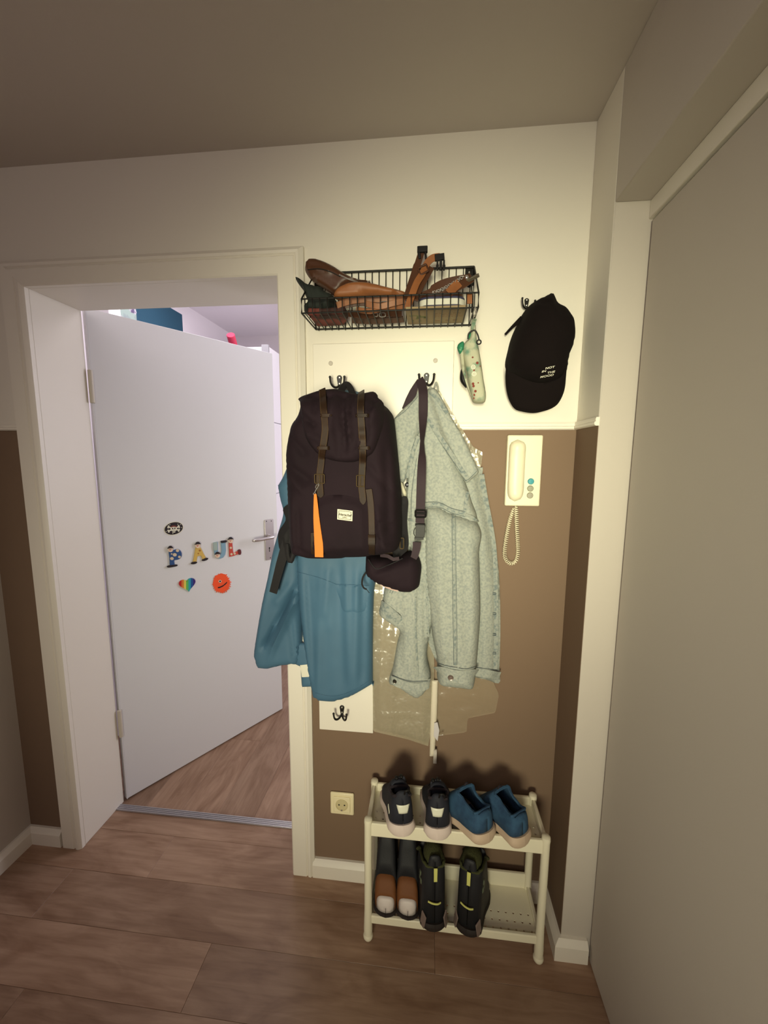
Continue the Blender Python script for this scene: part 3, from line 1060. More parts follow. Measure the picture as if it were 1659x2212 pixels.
# ------------------------------------------------------------------ clear garment bag behind the denim jacket
t = thing('garment_bag', 'clear plastic garment bag hanging behind the denim jacket', 'bag', P(880, 1600, -0.01))
M_clr = clear_plastic('clear_plastic', (250, 242, 212), 0.26, .16)
M_clr2 = clear_plastic('thin_plastic', (240, 226, 196), 0.13, .04)
relief('film', M_clr, t, [(806, 1235), (812, 1225), (880, 1225), (932, 1300), (938, 1400), (938, 1500), (934, 1560), (925, 1612), (880, 1597), (806, 1580), (805, 1500), (803, 1400), (805, 1300)], -.016, .012, .03, .001, kind='soft', na=.006, ns=14, res=.010, smooth=False,
       folds=[(830, 1270, 822, 1520, 5, .008), (815, 1290, 812, 1560, 4, .006), (858, 1340, 845, 1530, 7, .007), (820, 1536, 930, 1542, 3, .006), (810, 1582, 915, 1605, 3, .004), (912, 1550, 916, 1600, 3, .006)])
relief('film', M_clr2, t, [(940, 1440), (1050, 1440), (1078, 1500), (1070, 1540), (1010, 1552), (1008, 1582), (946, 1590), (938, 1560)], -.008, .005, .03, .001, kind='soft', na=.004, ns=14, res=.012, smooth=False,
       folds=[(942, 1540, 1005, 1550, 3, .003), (1010, 1480, 1012, 1580, 3, .003)])
relief('film', M_clr, t, [(940, 838), (950, 845), (1000, 930), (1022, 965), (1043, 977), (1040, 1000), (1030, 1040), (1010, 1010), (960, 920)], -.014, .012, .02, .001, kind='soft', na=.008, ns=40, res=.008, smooth=False, folds=[(1015, 975, 1042, 984, 2.5, .008), (1020, 990, 1036, 1000, 2.5, .006)])
st = relief('sealing_strip', mat('white_strip', (214, 204, 184), 0.55), t, [(932, 1470), (946, 1470), (944, 1540), (941, 1600), (938, 1634), (928, 1634), (930, 1560)], -.018, .004, .008, .003, smooth=False, res=.005)
st.ob['label'] = 'white sealing strip'
tg = relief('paper_tag', mat('tag_paper', (200, 194, 196), 0.7), t, [(938, 1562), (945, 1560), (949, 1578), (945, 1601), (937, 1590)], -.026, .001, .004, .001, smooth=False, res=.004)
mb = MB()
mb.box(*(lambda a, b: (a.x, b.x, -.022, -.016, b.z, a.z))(P(936.5, 1618, -.018), P(943, 1648, -.018)))
mb.ball(P(940, 1622, -.022), .0045, n=8, m=6)
mb.build('hanger_clip', M_white, t, bevel=.0006)
mb = MB()
mb.tube([P(946, 1588, -.020), P(953, 1588, -.028), P(957, 1587, -.030)], .0012, 6)
mb.ball(P(956, 1587, -.030), .0025, n=8, m=6)
mb.build('tag_pin', M_white, t)

# ------------------------------------------------------------------ denim jacket
t = thing('denim_jacket', 'light washed denim jacket hanging by its collar on the right hook', 'jacket', P(960, 1505, -0.05))
back = relief('back_panel', M_denim, t, [(922, 846), (936, 838), (950, 856), (972, 900), (1010, 965), (1031, 1008), (1043, 1010), (1041, 1037), (1049, 1078), (1062, 1139), (1071, 1184), (1078.5, 1252), (1081, 1356), (1079, 1440), (1079, 1475), (1053, 1469), (1020, 1461), (950, 1440), (900, 1300), (880, 1170), (877, 1100), (888, 950)],
              -.022, .024, .035, .014, kind='soft', na=.004, ns=14, res=.009, folds=[(1040, 1150, 1046, 1440, 6, .005), (1028, 1180, 1030, 1440, 6, -.006), (1045, 1020, 1062, 1140, 4, .003)])
front = relief('front_panel', M_denim, t, [(903, 880), (914, 850), (930, 846), (960, 930), (1004, 1038), (1018, 1080), (1031, 1126), (1010, 1180), (962, 1250), (938, 1330), (927, 1375), (922, 1420), (930, 1470), (908, 1503), (881, 1497), (856, 1478), (840, 1474), (846, 1452), (849, 1440), (857, 1395), (863, 1362), (840, 1344), (819, 1326), (827, 1293), (832, 1268), (860, 1235), (886, 1190), (880, 1170), (877, 1116), (876, 1080), (880, 1010), (888, 960), (898, 920)],
               -.048, .030, .03, .020, kind='round', na=.005, ns=16, res=.0075, y0=-.06,
               folds=[(898, 1240, 888, 1460, 5, .005), (917, 1235, 918, 1400, 5, -.010), (905, 1240, 905, 1460, 4, -.005), (870, 1330, 866, 1450, 4, -.004), (880, 1290, 876, 1440, 5, .004), (930, 950, 925, 1080, 8, -.004), (960, 960, 985, 1080, 8, .004), (945, 930, 950, 1060, 6, .003), (895, 1000, 886, 1160, 5, .004), (868, 1250, 862, 1350, 4, -.005), (918, 1440, 935, 1465, 5, -.008)])
sleeve = relief('sleeve', M_denim, t, [(917, 1098), (932, 1091), (950, 1092), (977, 1105), (1006, 1114), (1028, 1126), (1040, 1153), (1035, 1190), (1036, 1230), (1037.5, 1320), (1033, 1393), (1029, 1438), (1025, 1474), (1017, 1484), (992, 1481), (974, 1479), (946, 1470), (945, 1429), (935, 1378), (927, 1320), (917, 1240), (915, 1160)],
                -.058, .050, .05, .028, na=.005, ns=12, res=.0075, y0=-.08,
                folds=[(952, 1130, 950, 1420, 9, .004), (1002, 1150, 1005, 1420, 8, -.005), (966, 1370, 964, 1436, 3, -.007), (958, 1395, 961, 1436, 3, .004), (1018, 1180, 1022, 1400, 7, .003), (940, 1300, 955, 1430, 5, -.004), (930, 1150, 928, 1260, 5, -.004)])
colL = relief('collar', M_denim, t, [(905, 846), (897, 857), (888, 868), (870, 884), (852, 904), (848, 918), (850, 940), (852, 960), (856, 1000), (858, 1028), (862, 1040), (874, 1040), (880, 1017), (889, 976), (900, 945), (908, 926), (912, 880)],
              lambda x, z: min(front.F(x, z), -.058) - .008, .008, .006, .012, na=.003, ns=24, res=.006, y0=-.08, smooth=True)
colR = relief('collar', M_denim, t, [(922, 848), (934, 838), (945, 845), (962, 874), (977, 904), (995, 934), (1013, 969), (1031, 1011), (1033, 1022), (1020, 1034), (1007, 1043), (999, 1030), (975, 993), (947, 949), (925, 909), (918, 880)],
              lambda x, z: min(front.F(x, z), -.062) - .009, .008, .006, .013, na=.003, ns=24, res=.006, y0=-.08, smooth=True)
# worn edge bands of darker denim
def band(name, S_, pts, width, off, m=M_denimdk, th=.0016):
    w = S_.path(pts, off, 5)
    return MB().ribbon(w, width, th).build(name, m, t, bevel=.0005)
band('collar_edge', colL, [(904, 942), (893, 972), (885, 1008), (878, 1032)], .011, .0006)
band('collar_edge', colR, [(923, 900), (946, 938), (974, 980), (998, 1017), (1010, 1034)], .013, .0006)
band('collar_edge', colR, [(926, 850), (940, 856), (952, 872), (966, 893)], .010, .0006)
band('waistband', front, [(847, 1468), (866, 1477), (890, 1483), (912, 1483), (928, 1474)], .028, .0012, M_denim)
band('waistband', front, [(824, 1308), (842, 1324), (864, 1344)], .034, .0012, M_denimdk)
band('waistband', back, [(1022, 1450), (1052, 1455), (1079, 1459)], .027, .0010, M_denim)
band('cuff', sleeve, [(947, 1450), (960, 1454), (975, 1459), (990, 1461)], .040, .0014, M_denim)
band('cuff', sleeve, [(990, 1462), (1006, 1462), (1026, 1457)], .041, .0008, M_denim)
band('placket', back, [(1038, 1025), (1047, 1080), (1060, 1150), (1066, 1200), (1068, 1280), (1069, 1360), (1067, 1445)], .020, .0010, M_denimdk)
band('placket', front, [(900, 955), (892, 1000), (886, 1060), (882, 1120), (885, 1180)], .012, .0010, M_denim)
band('yoke_seam', front, [(918, 1090), (948, 1090), (976, 1102), (1005, 1110)], .009, .0012)
band('yoke_seam', front, [(1006, 1112), (1020, 1117), (1032, 1127)], .008, .0014)
band('yoke_seam', front, [(878, 1122), (886, 1123), (894, 1124)], .008, .0012)
band('pocket_tab', front, [(1010, 1062), (1006, 1085), (1003, 1110)], .010, .0012)
band('sleeve_seam', sleeve, [(979, 1108), (980, 1160), (981, 1230), (982, 1300), (983, 1370), (983, 1436)], .0065, .0010)
band('side_seam', front, [(922, 1240), (923, 1310), (926, 1375)], .006, .0012)
band('front_seam', front, [(898, 1290), (898, 1360), (901, 1425), (903, 1462)], .005, .0010)
# stitched seams
mb = MB()
def stitch(S_, pts, off=.0014, r=.0007): mb.tube(S_.path(pts, off, 5), r, 5)
stitch(colL, [(852, 905), (875, 888), (893, 868), (903, 856)])
stitch(colL, [(898, 946), (889, 974), (878, 1020), (874, 1036), (863, 1036)])
stitch(colR, [(921, 904), (946, 946), (973, 988), (998, 1024), (1007, 1038), (1030, 1018)])
stitch(front, [(918, 1095.5), (948, 1095.5), (976, 1108), (1005, 1116)], .003)
stitch(front, [(918, 1085), (948, 1085), (976, 1098), (1005, 1105)], .003)
stitch(front, [(849, 1458), (868, 1466), (890, 1471), (924, 1470)], .003)
stitch(front, [(858, 1245), (850, 1262), (842, 1280)], .0016)
stitch(front, [(862, 1250), (854, 1266), (846, 1283)], .0016)
stitch(sleeve, [(946, 1432), (968, 1438), (988, 1441)], .003)
stitch(sleeve, [(991, 1442), (1008, 1444), (1027, 1439)], .003)
stitch(sleeve, [(976, 1110), (977, 1230), (979, 1370), (980, 1436)], .0022)
stitch(sleeve, [(984, 1112), (985, 1230), (987, 1370), (987, 1436)], .0022)
stitch(back, [(1024, 1440), (1052, 1444), (1078, 1447)], .002)
stitch(front, [(900, 990), (890, 1060), (888, 1120)], .0022)
mb.build('stitching', M_threaddk, t)
for (S_, px, py, r, c, nm) in ((sleeve, 973.5, 1463, .0085, (150, 134, 126), 'button'), (front, 853, 1471, .0065, (70, 66, 60), 'button'), (front, 879.5, 1047, .0065, (24, 24, 30), 'button')):
    MB().lathe(S_.at(px, py, .002), (0, -1, 0), [(r, 0), (r, .002), (r * .85, .0035), (r * .6, .003), (r * .5, .004), (.0005, .0042)], 20).build(nm, mat('jacket_button', c, 0.3, metal=0.7), t)
mb = MB()
for (y, w) in ((1187, .009), (1282, .010), (1325, .009), (1370, .010), (1410, .008)):
    c = back.at(1067, y, .003)
    rect_ring(MB(), c, .011, .0055, .0022, .0012).build('buttonhole', M_threaddk, t)
mb = MB()
mb.tube(spline([P(935, 846, -.055), P(938, 836, -.047), P(942, 826, -.043), P(946, 838, -.05), P(944, 850, -.055)], 4), .0025, 6)
mb.build('hanger_loop', M_denim, t)
relief('inner_facing', mat('white_facing', (214, 208, 184), 0.7), t, [(862, 1036), (868, 1040), (880, 1074), (876, 1080), (868, 1062)], -.052, .004, .006, .006, res=.004)

# ------------------------------------------------------------------ hip bag
t = thing('hip_bag', 'plum hip bag hanging by its strap in front of the denim jacket', 'bag', P(855, 1277, -0.12))
bag = relief('pouch', M_pack, t, [(792, 1192), (797, 1201), (820, 1206), (845, 1208), (866, 1203), (880, 1198), (889, 1195), (897, 1197), (903, 1203), (908, 1215), (910, 1228), (908, 1248), (905, 1266), (898, 1272), (886, 1277), (865, 1276), (841, 1268), (823, 1262), (805, 1253), (791, 1238), (790, 1215)],
             -.095, .045, .035, .040, na=.004, ns=14, res=.0065, folds=[(808, 1226, 850, 1212, 5, -.007), (810, 1240, 890, 1205, 6, .003), (850, 1262, 880, 1240, 5, -.003)])
w = bag.path([(796, 1208), (812, 1228), (835, 1222), (870, 1206)], .0005)
MB().tube(w, .0016, 6).build('zip', M_packdk, t)
mb = MB()
mb.ribbon(bag.path([(822, 1262), (840, 1270), (860, 1276)], .001), .005, .0012)
mb.build('edge_label', mat('pink_tape', (190, 160, 150), 0.7), t).__setitem__('label', 'pale edge tape')
mb = MB()
mb.ribbon([P(822, 1199, -.12), P(838, 1201, -.128), P(850, 1208, -.130), P(862, 1206, -.126)], .010, .002)
mb.build('side_tab', M_wine, t)
# strap: down from the hook, twisted below the collar
YS = -.118
L_ = [(903, 822), (900, 828), (894, 838), (885, 856), (875, 878)]
mb = MB()
mb.ribbon([P(904.5, 820, -.050), P(899, 832, -.050), P(893, 846, -.048), P(886, 864, -.046), P(878, 886, -.044)], [.007, .014, .021, .026, .028], .0022, (-.2, -1, .1))
mb.build('strap', M_wine, t)
cl = [(906, 820, -.052), (912, 834, -.072), (914, 850, -.092), (914, 880, -.104), (913, 905, -.110), (912, 930, -.112), (911, 953, -.112), (911, 975, -.113), (911, 1000, -.114), (909.5, 1050, -.115), (908, 1100, -.117), (907, 1128, -.118)]
nn = [(-.3, -1, .1), (-.3, -1, .1), (0, -1, 0), (.1, -1, 0), (.6, -1, 0), (1, -.7, 0), (1, -.35, 0), (1, -.6, 0), (.6, -1, 0), (0, -1, 0), (0, -1, 0), (0, -1, 0)]
pp = spline([P(*c) for c in cl], 5)
n2 = []
for i in range(len(pp)):
    a = i / 5.0
    k = min(int(a), len(nn) - 2)
    n2.append(tuple(Vector(nn[k]).lerp(Vector(nn[k + 1]), a - k).normalized()))
mb = MB()
mb.ribbon(pp, .0245, .0022, n2)
mb.ribbon([P(900.7, 1171, -.118), P(900, 1183, -.118), P(896, 1200, -.122), P(893, 1206, -.124)], [.0235, .022, .020, .018], .0024)
mb.ribbon([P(908, 1118, -.118), P(907, 1130, -.120)], .0235, .004)
mb.build('strap', M_wine, t)
mb = MB()
c = P(908.5, 1109.5, -.121)
rect_ring(mb, c, .028, .019, .004, .0032)
mb.tube([c + Vector((-.013, -.002, .001)), c + Vector((.013, -.002, .001))], .0032, 8)
mb.build('strap_slider', M_blackpl, t)
mb = MB()
c = P(907, 1149, -.121)
mb.obox(c + Vector((.001, 0, .003)), (1, 0, 0), .0125, (0, 1, 0), .0055, (0, 0, 1), .0175)
mb.tube([c + Vector((-.0135, -.001, .0205)), c + Vector((.0145, -.001, .0205))], .0036, 8)
mb.tube(spline([c + Vector((-.0125, 0, .012)), c + Vector((-.0165, 0, .003)), c + Vector((-.0165, 0, -.006)), c + Vector((-.0125, 0, -.013))], 4), .0014, 6)
mb.obox(c + Vector((-.002, 0, -.018)), (1, 0, 0), .0125, (0, 1, 0), .004, (0, 0, 1), .0035)
mb.build('release_buckle', M_blackpl, t, bevel=.0016)
mb = MB()
mb.tube(spline([P(791, 1236, -.10), P(784, 1247, -.10), P(782, 1261, -.10), P(786, 1270, -.10), P(792, 1273, -.10)], 5), .0026, 8)
mb.tube([P(791, 1272, -.10), P(798, 1281, -.10)], .0009, 6)
mb.build('zip_cord', M_packdk, t)

# ------------------------------------------------------------------ cap
t = thing('cap', 'black baseball cap hanging brim down with white lettering, right of the wire basket', 'cap', P(1165, 892, -0.03))
crown = relief('crown', M_cap, t, [(1186, 637.5), (1191, 639), (1197, 651), (1202, 661), (1216, 668), (1228, 683), (1235.5, 696), (1238.5, 721), (1237, 739), (1234, 751), (1229, 766), (1224, 781), (1222, 800), (1210, 820), (1180, 830), (1140, 826), (1112, 812), (1095, 788), (1101, 751), (1107, 728), (1115, 708), (1124, 690), (1133, 672), (1146, 658), (1158, 650.5), (1167, 646.5), (1178, 641)],
               -.030, .085, .075, .026, res=.0065, na=.002, ns=14, y0=-.06,
               folds=[(1175, 660, 1168, 830, 3, .0015), (1150, 655, 1178, 668, 6, -.006), (1190, 642, 1205, 690, 6, -.004), (1160, 655, 1120, 740, 8, .003)])
brim = relief('brim', M_cap, t, [(1095, 783), (1098, 800), (1112, 808), (1136, 820), (1163, 827), (1193, 824), (1214, 812), (1224, 785), (1223, 811), (1219, 844), (1207, 870), (1192, 882), (1171, 889), (1152, 892), (1130, 889), (1113, 883), (1101, 865), (1094.5, 841), (1092.5, 811)],
              lambda x, z: -.040 - max(0, (z - P(1160, 892, -.06).z)) * .45 + 3.2 * (x - P(1160, 860, -.06).x) ** 2, .005, .008, .005, res=.0065, y0=-.06)
mb = MB()
mb.tube(brim.path([(1100, 855), (1112, 876), (1132, 884), (1152, 886), (1172, 883), (1192, 876), (1206, 860)], .0005), .0009, 5)
mb.tube(crown.path([(1098, 790), (1114, 808), (1140, 821), (1165, 826), (1192, 823), (1212, 813), (1222, 795)], .0012), .0016, 6)
mb.build('brim_seam', M_cap, t)
mb = MB()
mb.ribbon([P(1128, 686, -.035), P(1117, 697, -.032), P(1106, 707, -.028), P(1091, 723, -.022)], [.012, .011, .008, .006], .0015, (-.5, -1, -.6))
mb.build('back_strap', M_cap, t)
mb = MB()
for (txt, cx, cy, sz) in (('NOT', 1187.5, 794.5, .0112), ('IN', 1174.5, 802.5, .0112), ('THE', 1190, 804.5, .0108), ('MOOD', 1181, 812.5, .0112)):
    vs, fs = text_mesh(txt, sz, .12, 1.05, .0003)
    k = 0.00140
    rot = R(12)
    out = []
    for v in vs:
        x = v.x * 1.15 * math.cos(rot) + v.y * 0.1
        out.append(crown.at(cx + x / k, cy - (v.y * .74 + v.x * math.sin(rot) * 1.0) / k, .0012))
    mb.add(out, fs)
mb.build('lettering', M_print, t).__setitem__('label', 'white lettering')

# ------------------------------------------------------------------ fabric pouch on the basket corner
t = thing('fabric_pouch', 'small patterned green fabric pouch clipped under the right basket corner', 'pouch', P(1030, 870, -0.08))
M_pch = mat('flower_fabric', (176, 176, 152), 0.85, bump=(500, .25, .0006), mottle=(24, (104, 136, 116), 0.52, 0.64))
M_grn = mat('green_fabric', (44, 122, 88), 0.85, bump=(500, .25, .0006), mottle=(60, (120, 170, 140), .58, .66))
pouch = relief('pouch_body', M_pch, t, [(1020, 690), (1026, 692), (1028, 712), (1030, 733), (1033, 747), (1039, 780), (1044, 816), (1049.4, 850), (1048.4, 866), (1044, 869.6), (1025, 868.5), (1019, 856), (1013, 825), (1006, 790), (1001, 768), (1000, 748), (1006, 738), (1016, 727)],
               -.075, .016, .012, .018, res=.005, na=.002, ns=40, folds=[(1012, 740, 1018, 752, 3, -.003), (1024, 725, 1032, 765, 3, -.003)])
relief('gusset', M_pch, t, [(994, 760), (1001, 750), (1004, 790), (1010, 830), (1020, 860), (1018, 856), (1008, 832), (998, 800), (995, 780)], -.078, .006, .006, .012, res=.004)
relief('gusset', M_grn, t, [(988, 748), (994, 740), (1001, 737.5), (1003, 748), (999, 760), (994, 764)], -.080, .008, .008, .012, res=.004)
relief('gusset', M_grn, t, [(1011, 730), (1014, 720), (1022, 714), (1022, 722), (1016, 733)], -.072, .004, .006, .008, res=.004)
relief('inner_pocket', M_blackpl, t, [(997, 796), (1003, 806), (1009, 836), (1002, 832), (995, 822), (994, 810)], -.072, .006, .008, .010, res=.004)
M_redfl = mat('red_print', (122, 52, 40), .8)
for (px, py, r, c) in ((1021, 772, .004, 0), (1031, 784, .006, 0), (1037, 791, .003, 0), (1024, 800, .004, 0), (1022, 829, .006, 0), (1023, 834, .006, 0), (1027, 845, .006, 0), (1025, 853, .005, 0), (1024, 860, .004, 0), (1033, 827, .003, 0)):
    q = pouch.at(px, py, .0004)
    MB().lathe(q, (0, -1, 0), [(r * .62, 0), (r * .55, .0004), (.0003, .0005)], 7).build('red_flower', M_redfl, t)
mb = MB()
for (px, py) in ((1022, 793), (1024, 808)):
    q = pouch.at(px, py, .001)
    mb.tube([q + Vector((.0052 * math.cos(R(30 * k)), 0, .0052 * math.sin(R(30 * k)))) for k in range(12)], .0013, 5, True)
    for k in range(3): mb.tube([q + Vector((.005 * math.cos(R(60 * k)), 0, .005 * math.sin(R(60 * k)))), q - Vector((.005 * math.cos(R(60 * k)), 0, .005 * math.sin(R(60 * k))))], .0007, 5)
mb.build('white_flower_print', M_print, t)
mb = MB()
mb.ribbon([P(1022, 714, -.078), P(1022, 704, -.085), P(1024, 694, -.095), P(1026, 688, -.105)], .010, .002)
mb.build('hanging_tab', M_pch, t)
mb = MB()
mb.tube(spline([P(1024, 690, -.110), P(1023, 684, -.118), P(1029, 677, -.130), P(1029, 669, -.137), P(1027, 664, -.142), P(1025, 668, -.142), P(1027, 676, -.13), P(1025, 684, -.118)], 4), .0014, 6)
mb.build('clip', M_steel, t)
mb = MB()
mb.tube(spline([P(1010.5, 733, -.085), P(1012, 721, -.088), P(1019, 715, -.09), P(1026, 714, -.09), P(1031, 721, -.09), P(1034, 730, -.09), P(1035, 735, -.09)], 5), .0019, 7)
rg = P(1034.5, 739, -.09)
mb.tube([rg + Vector((.0055 * math.cos(R(30 * k)), 0, .0055 * math.sin(R(30 * k)))) for k in range(12)], .0019, 7, True)
mb.build('elastic_cord', M_blackpl, t)

# ------------------------------------------------------------------ wire basket and what lies in it
BX0, BX1, BYB, BYF, BZB, BZF, BZT = -0.335, 0.118, -0.008, -0.140, 1.836, 1.871, 1.989
M_wire = mat('black_wire', (18, 15, 12), 0.5, spec=0.25)
t = thing('wire_basket', 'black wire basket on the wall filled with leather straps, above the white panel', 'basket', ((BX0 + BX1) / 2, BYB, BZB))
mb = MB()
for (a, b, r) in (((BX0, BYF, BZF), (BX1, BYF, BZF), .0022), ((BX0, BYF, BZB), (BX1, BYF, BZB), .0020), ((BX0, BYB, BZB), (BX1, BYB, BZB), .0024), ((BX0, BYB, BZT), (BX1, BYB, BZT), .0030)):
    m_ = MB().tube([a, b], r, 8).build('rail', M_wire, t)
for x in (BX0, BX1):
    mb = MB()
    mb.tube([(x, BYB, BZT), (x, BYF, BZF), (x, BYF, BZB), (x, BYB, BZB)], .0022, 8, True)
    xi = x + (.012 if x == BX0 else -.012)
    mb.tube([(xi, BYB - .01, BZT - .012), (xi, BYF + .035, BZB + .04), (xi, BYF + .035, BZB)], .0016, 6)
    mb.build('end_frame', M_wire, t)
    xa, xb = (x, x + .024) if x == BX0 else (x - .024, x)
    pl = MB().prism([(xa, -.0005, BZT), (xb, -.0005, BZT), (xb, -.0005, BZT - .046), ((xa + xb) / 2, -.0005, BZT - .052), (xa, -.0005, BZT - .046)], (0, -.003, 0)).build('hanging_plate', M_wire, t, bevel=.0006)
    kx = (xa + xb) / 2
    mk = MB().lathe((kx, -.0034, BZT - .022), (0, -1, 0), [(.005, 0), (.005, .0006), (.0005, .0007)], 14)
    mk.lathe((kx, -.0034, BZT - .012), (0, -1, 0), [(.003, 0), (.003, .0006), (.0005, .0007)], 12)
    mk.build('keyhole', M_white, pl)
NW = 23
wm = None
for i in range(NW):
    x = BX0 + (BX1 - BX0) * (i + .5) / NW
    if wm is None:
        c = spline([(0, BYF - .002, BZF), (0, BYF - .002, BZB + .006)], 1) + [Vector((0, BYF - .001, BZB - .001)), Vector((0, BYB - .001, BZB - .0035)), Vector((0, BYB + .002, BZB)), Vector((0, BYB - .001, BZT))]
        wo_ = MB().tube([v + Vector((x, 0, 0)) for v in c], .0014, 6).build('wire', M_wire, t)
        wm, wx = wo_, x
    else:
        o = wm.copy()
        COL.objects.link(o)
        o.parent = t
        o.location = (x - wx, 0, 0)
        ORI[o] = ORI[wm]

M_brl = mat('dark_brown_leather', (78, 48, 32), 0.42, bump=(160, .15, .001), mottle=(9, (70, 42, 27), .4, .65))
M_tan = mat('tan_leather', (144, 90, 52), 0.5, bump=(220, .15, .001), mottle=(14, (126, 76, 42), .4, .62))
M_grnblk = mat('black_green_cloth', (30, 36, 32), 0.8, bump=(300, .3, .001))
M_red = mat('dark_red_cloth', (128, 62, 54), 0.8, bump=(400, .3, .001), mottle=(18, (56, 34, 30), .45, .6))


def top(name, label, cat, px, py, Y, group=None):
    return thing(name, label, cat, P(px, py, Y), group)


t = top('leather_flap', 'dark brown leather flap standing up at the left end of the wire basket', 'leather', 730, 630, -.06)
s_ = relief('flap', M_brl, t, [(663, 564), (669, 560), (681, 559.8), (697, 564), (718, 574), (742, 589.5), (766, 601), (785, 605), (801, 608), (790, 613), (765, 614), (748, 618), (735, 632), (722, 636), (701, 622), (678, 608), (667, 598), (659.5, 586), (659.5, 574)], -.050, .018, .014, .012, res=.006, folds=[(662, 583, 720, 590, 4, .006), (670, 590, 730, 622, 4, -.003)], y0=-.06)
mb = MB()
mb.tube(s_.path([(733, 594), (755, 604), (780, 611), (800, 608)], .002), .0022, 6)
mb.build('metal_rim', M_steel, t)
mb = MB().tube(s_.path([(665, 583), (690, 581), (715, 588), (735, 598)], .001), .0012, 6).build('stitching', M_blackpr, t)

t = top('tan_belt', 'wide tan leather strap lying across the middle of the wire basket', 'belt', 800, 650, -.09)
s_ = relief('strap', M_tan, t, [(722, 632), (728, 624), (738, 617), (750, 612), (765, 609), (783, 609), (808, 613), (835, 620), (860, 626), (876, 632), (876, 642), (850, 640), (825, 637), (795, 636), (760, 642), (735, 645), (722, 642)], -.085, .012, .010, .012, res=.006, folds=[(775, 628, 815, 634, 3, -.008), (750, 618, 780, 614, 4, .003)], y0=-.09)
mb = MB()
mb.ribbon(spline([P(728, 660, -.11), P(760, 650, -.115), P(800, 646, -.118), P(840, 646, -.118), P(872, 640, -.112)], 5), .016, .004, (0, -1, -.3))
mb.ribbon(spline([P(790, 656, -.122), P(820, 662, -.125), P(850, 655, -.125), P(874, 650, -.12)], 5), .014, .004, (0, -1, -.3))
mb.ribbon(spline([P(770, 668, -.120), P(800, 672, -.12), P(835, 664, -.115), P(870, 664, -.11)], 5), .013, .004, (0, -1, -.6))
mb.build('strap', M_tan, t, bevel=.0008)
mb = MB()
rect_ring(mb, P(829, 657, -.128), .018, .012, .004, .0014, (0, -1, -.3))
rect_ring(mb, P(826, 680, -.108), .016, .010, .004, .0013, (0, -1, -.8))
rect_ring(mb, P(812, 680, -.100), .010, .008, .003, .0011, (0, -1, -.8))
mb.build('buckle', M_steel, t)
t = top('brown_strap', 'dark brown leather strap coiled under the tan strap in the wire basket', 'strap', 800, 690, -.07)
mb = MB()
mb.ribbon(spline([P(730, 664, -.105), P(770, 656, -.108), P(812, 654, -.112), P(850, 650, -.112), P(874, 654, -.108)], 5), .013, .004, (0, -1, -.4))
mb.ribbon(spline([P(752, 676, -.10), P(790, 680, -.095), P(830, 676, -.09), P(868, 676, -.09)], 5), .018, .004, (0, -.7, -1))
mb.ribbon(spline([P(760, 690, -.05), P(800, 692, -.045), P(845, 690, -.045), P(872, 688, -.05)], 5), .022, .004, (0, -.4, -1))
mb.build('strap', M_brl, t, bevel=.0008)

t = top('crumpled_cloth', 'crumpled black cloth with a pointed tip sticking out at the left basket end', 'cloth', 690, 670, -.09)
relief('cloth_body', M_grnblk, t, [(638, 598), (646, 601), (654, 607), (661, 613), (670, 616), (679, 618), (687, 621), (695, 620), (701, 630), (713, 634), (722, 643), (722, 662), (716, 672), (690, 676), (664, 675), (657, 671), (659, 662), (666, 654), (663, 645), (659, 636), (655, 626), (648, 617), (642, 609)], -.085, .028, .016, .03, res=.006, na=.01, ns=40, y0=-.1)
t = top('red_pouch', 'dark red flat pouch on the bottom of the wire basket below the black cloth', 'pouch', 700, 695, -.07)
zq = 1.8405
pts = [PZ(x, y, zq) for x, y in ((664, 681), (700, 682), (745, 677), (752, 690), (744, 703), (712, 706), (686, 708))]
pts = [Vector((p.x, max(min(p.y, -.016), -.132), zq)) for p in pts]
MB().prism([(p.x, p.y, zq) for p in pts], (0, 0, .02)).build('pouch_body', M_red, t, bevel=.005, segs=3)

bx0, bx1 = P(876, 666, -.130).x, P(1010, 664, -.130).x
t = thing('paper_box', 'flat printed cardboard box on the bottom at the right of the wire basket', 'box', ((bx0 + bx1) / 2, -.07, 1.8395))
M_card = mat('printed_card', (150, 132, 100), 0.8, mottle=(8, (138, 118, 90), .4, .7))
MB().box(bx0, bx1, -.130, -.016, 1.8395, 1.847).build('carton', M_card, t, bevel=.001)
mb = MB()
cxm = bx0 + .035
for (dx, dy, w, h) in ((-.012, -.085, .03, .005), (.004, -.075, .024, .012), (-.006, -.065, .008, .012), (.014, -.068, .006, .012), (-.018, -.045, .006, .008), (.0, -.042, .010, .005)):
    mb.box(cxm + dx - w / 2, cxm + dx + w / 2, dy - h / 2, dy + h / 2, 1.8389, 1.8396)
mb.build('green_print', mat('green_print', (112, 112, 70), .8), t)
mb = MB()
rq = random.Random(5)
for r in range(3):
    x = bx0 + .075
    while x < bx1 - .012:
        w = rq.uniform(.004, .010)
        mb.box(x, x + w, -.098 + r * .012, -.095 + r * .012, 1.8390, 1.8396)
        x += w + .003
for (dx, w) in ((.078, .012), (.105, .008), (.125, .012)):
    mb.box(bx0 + dx, bx0 + dx + w, -.046, -.040, 1.8390, 1.8396)
mb.build('brown_print', mat('brown_print', (128, 100, 72), .8), t)

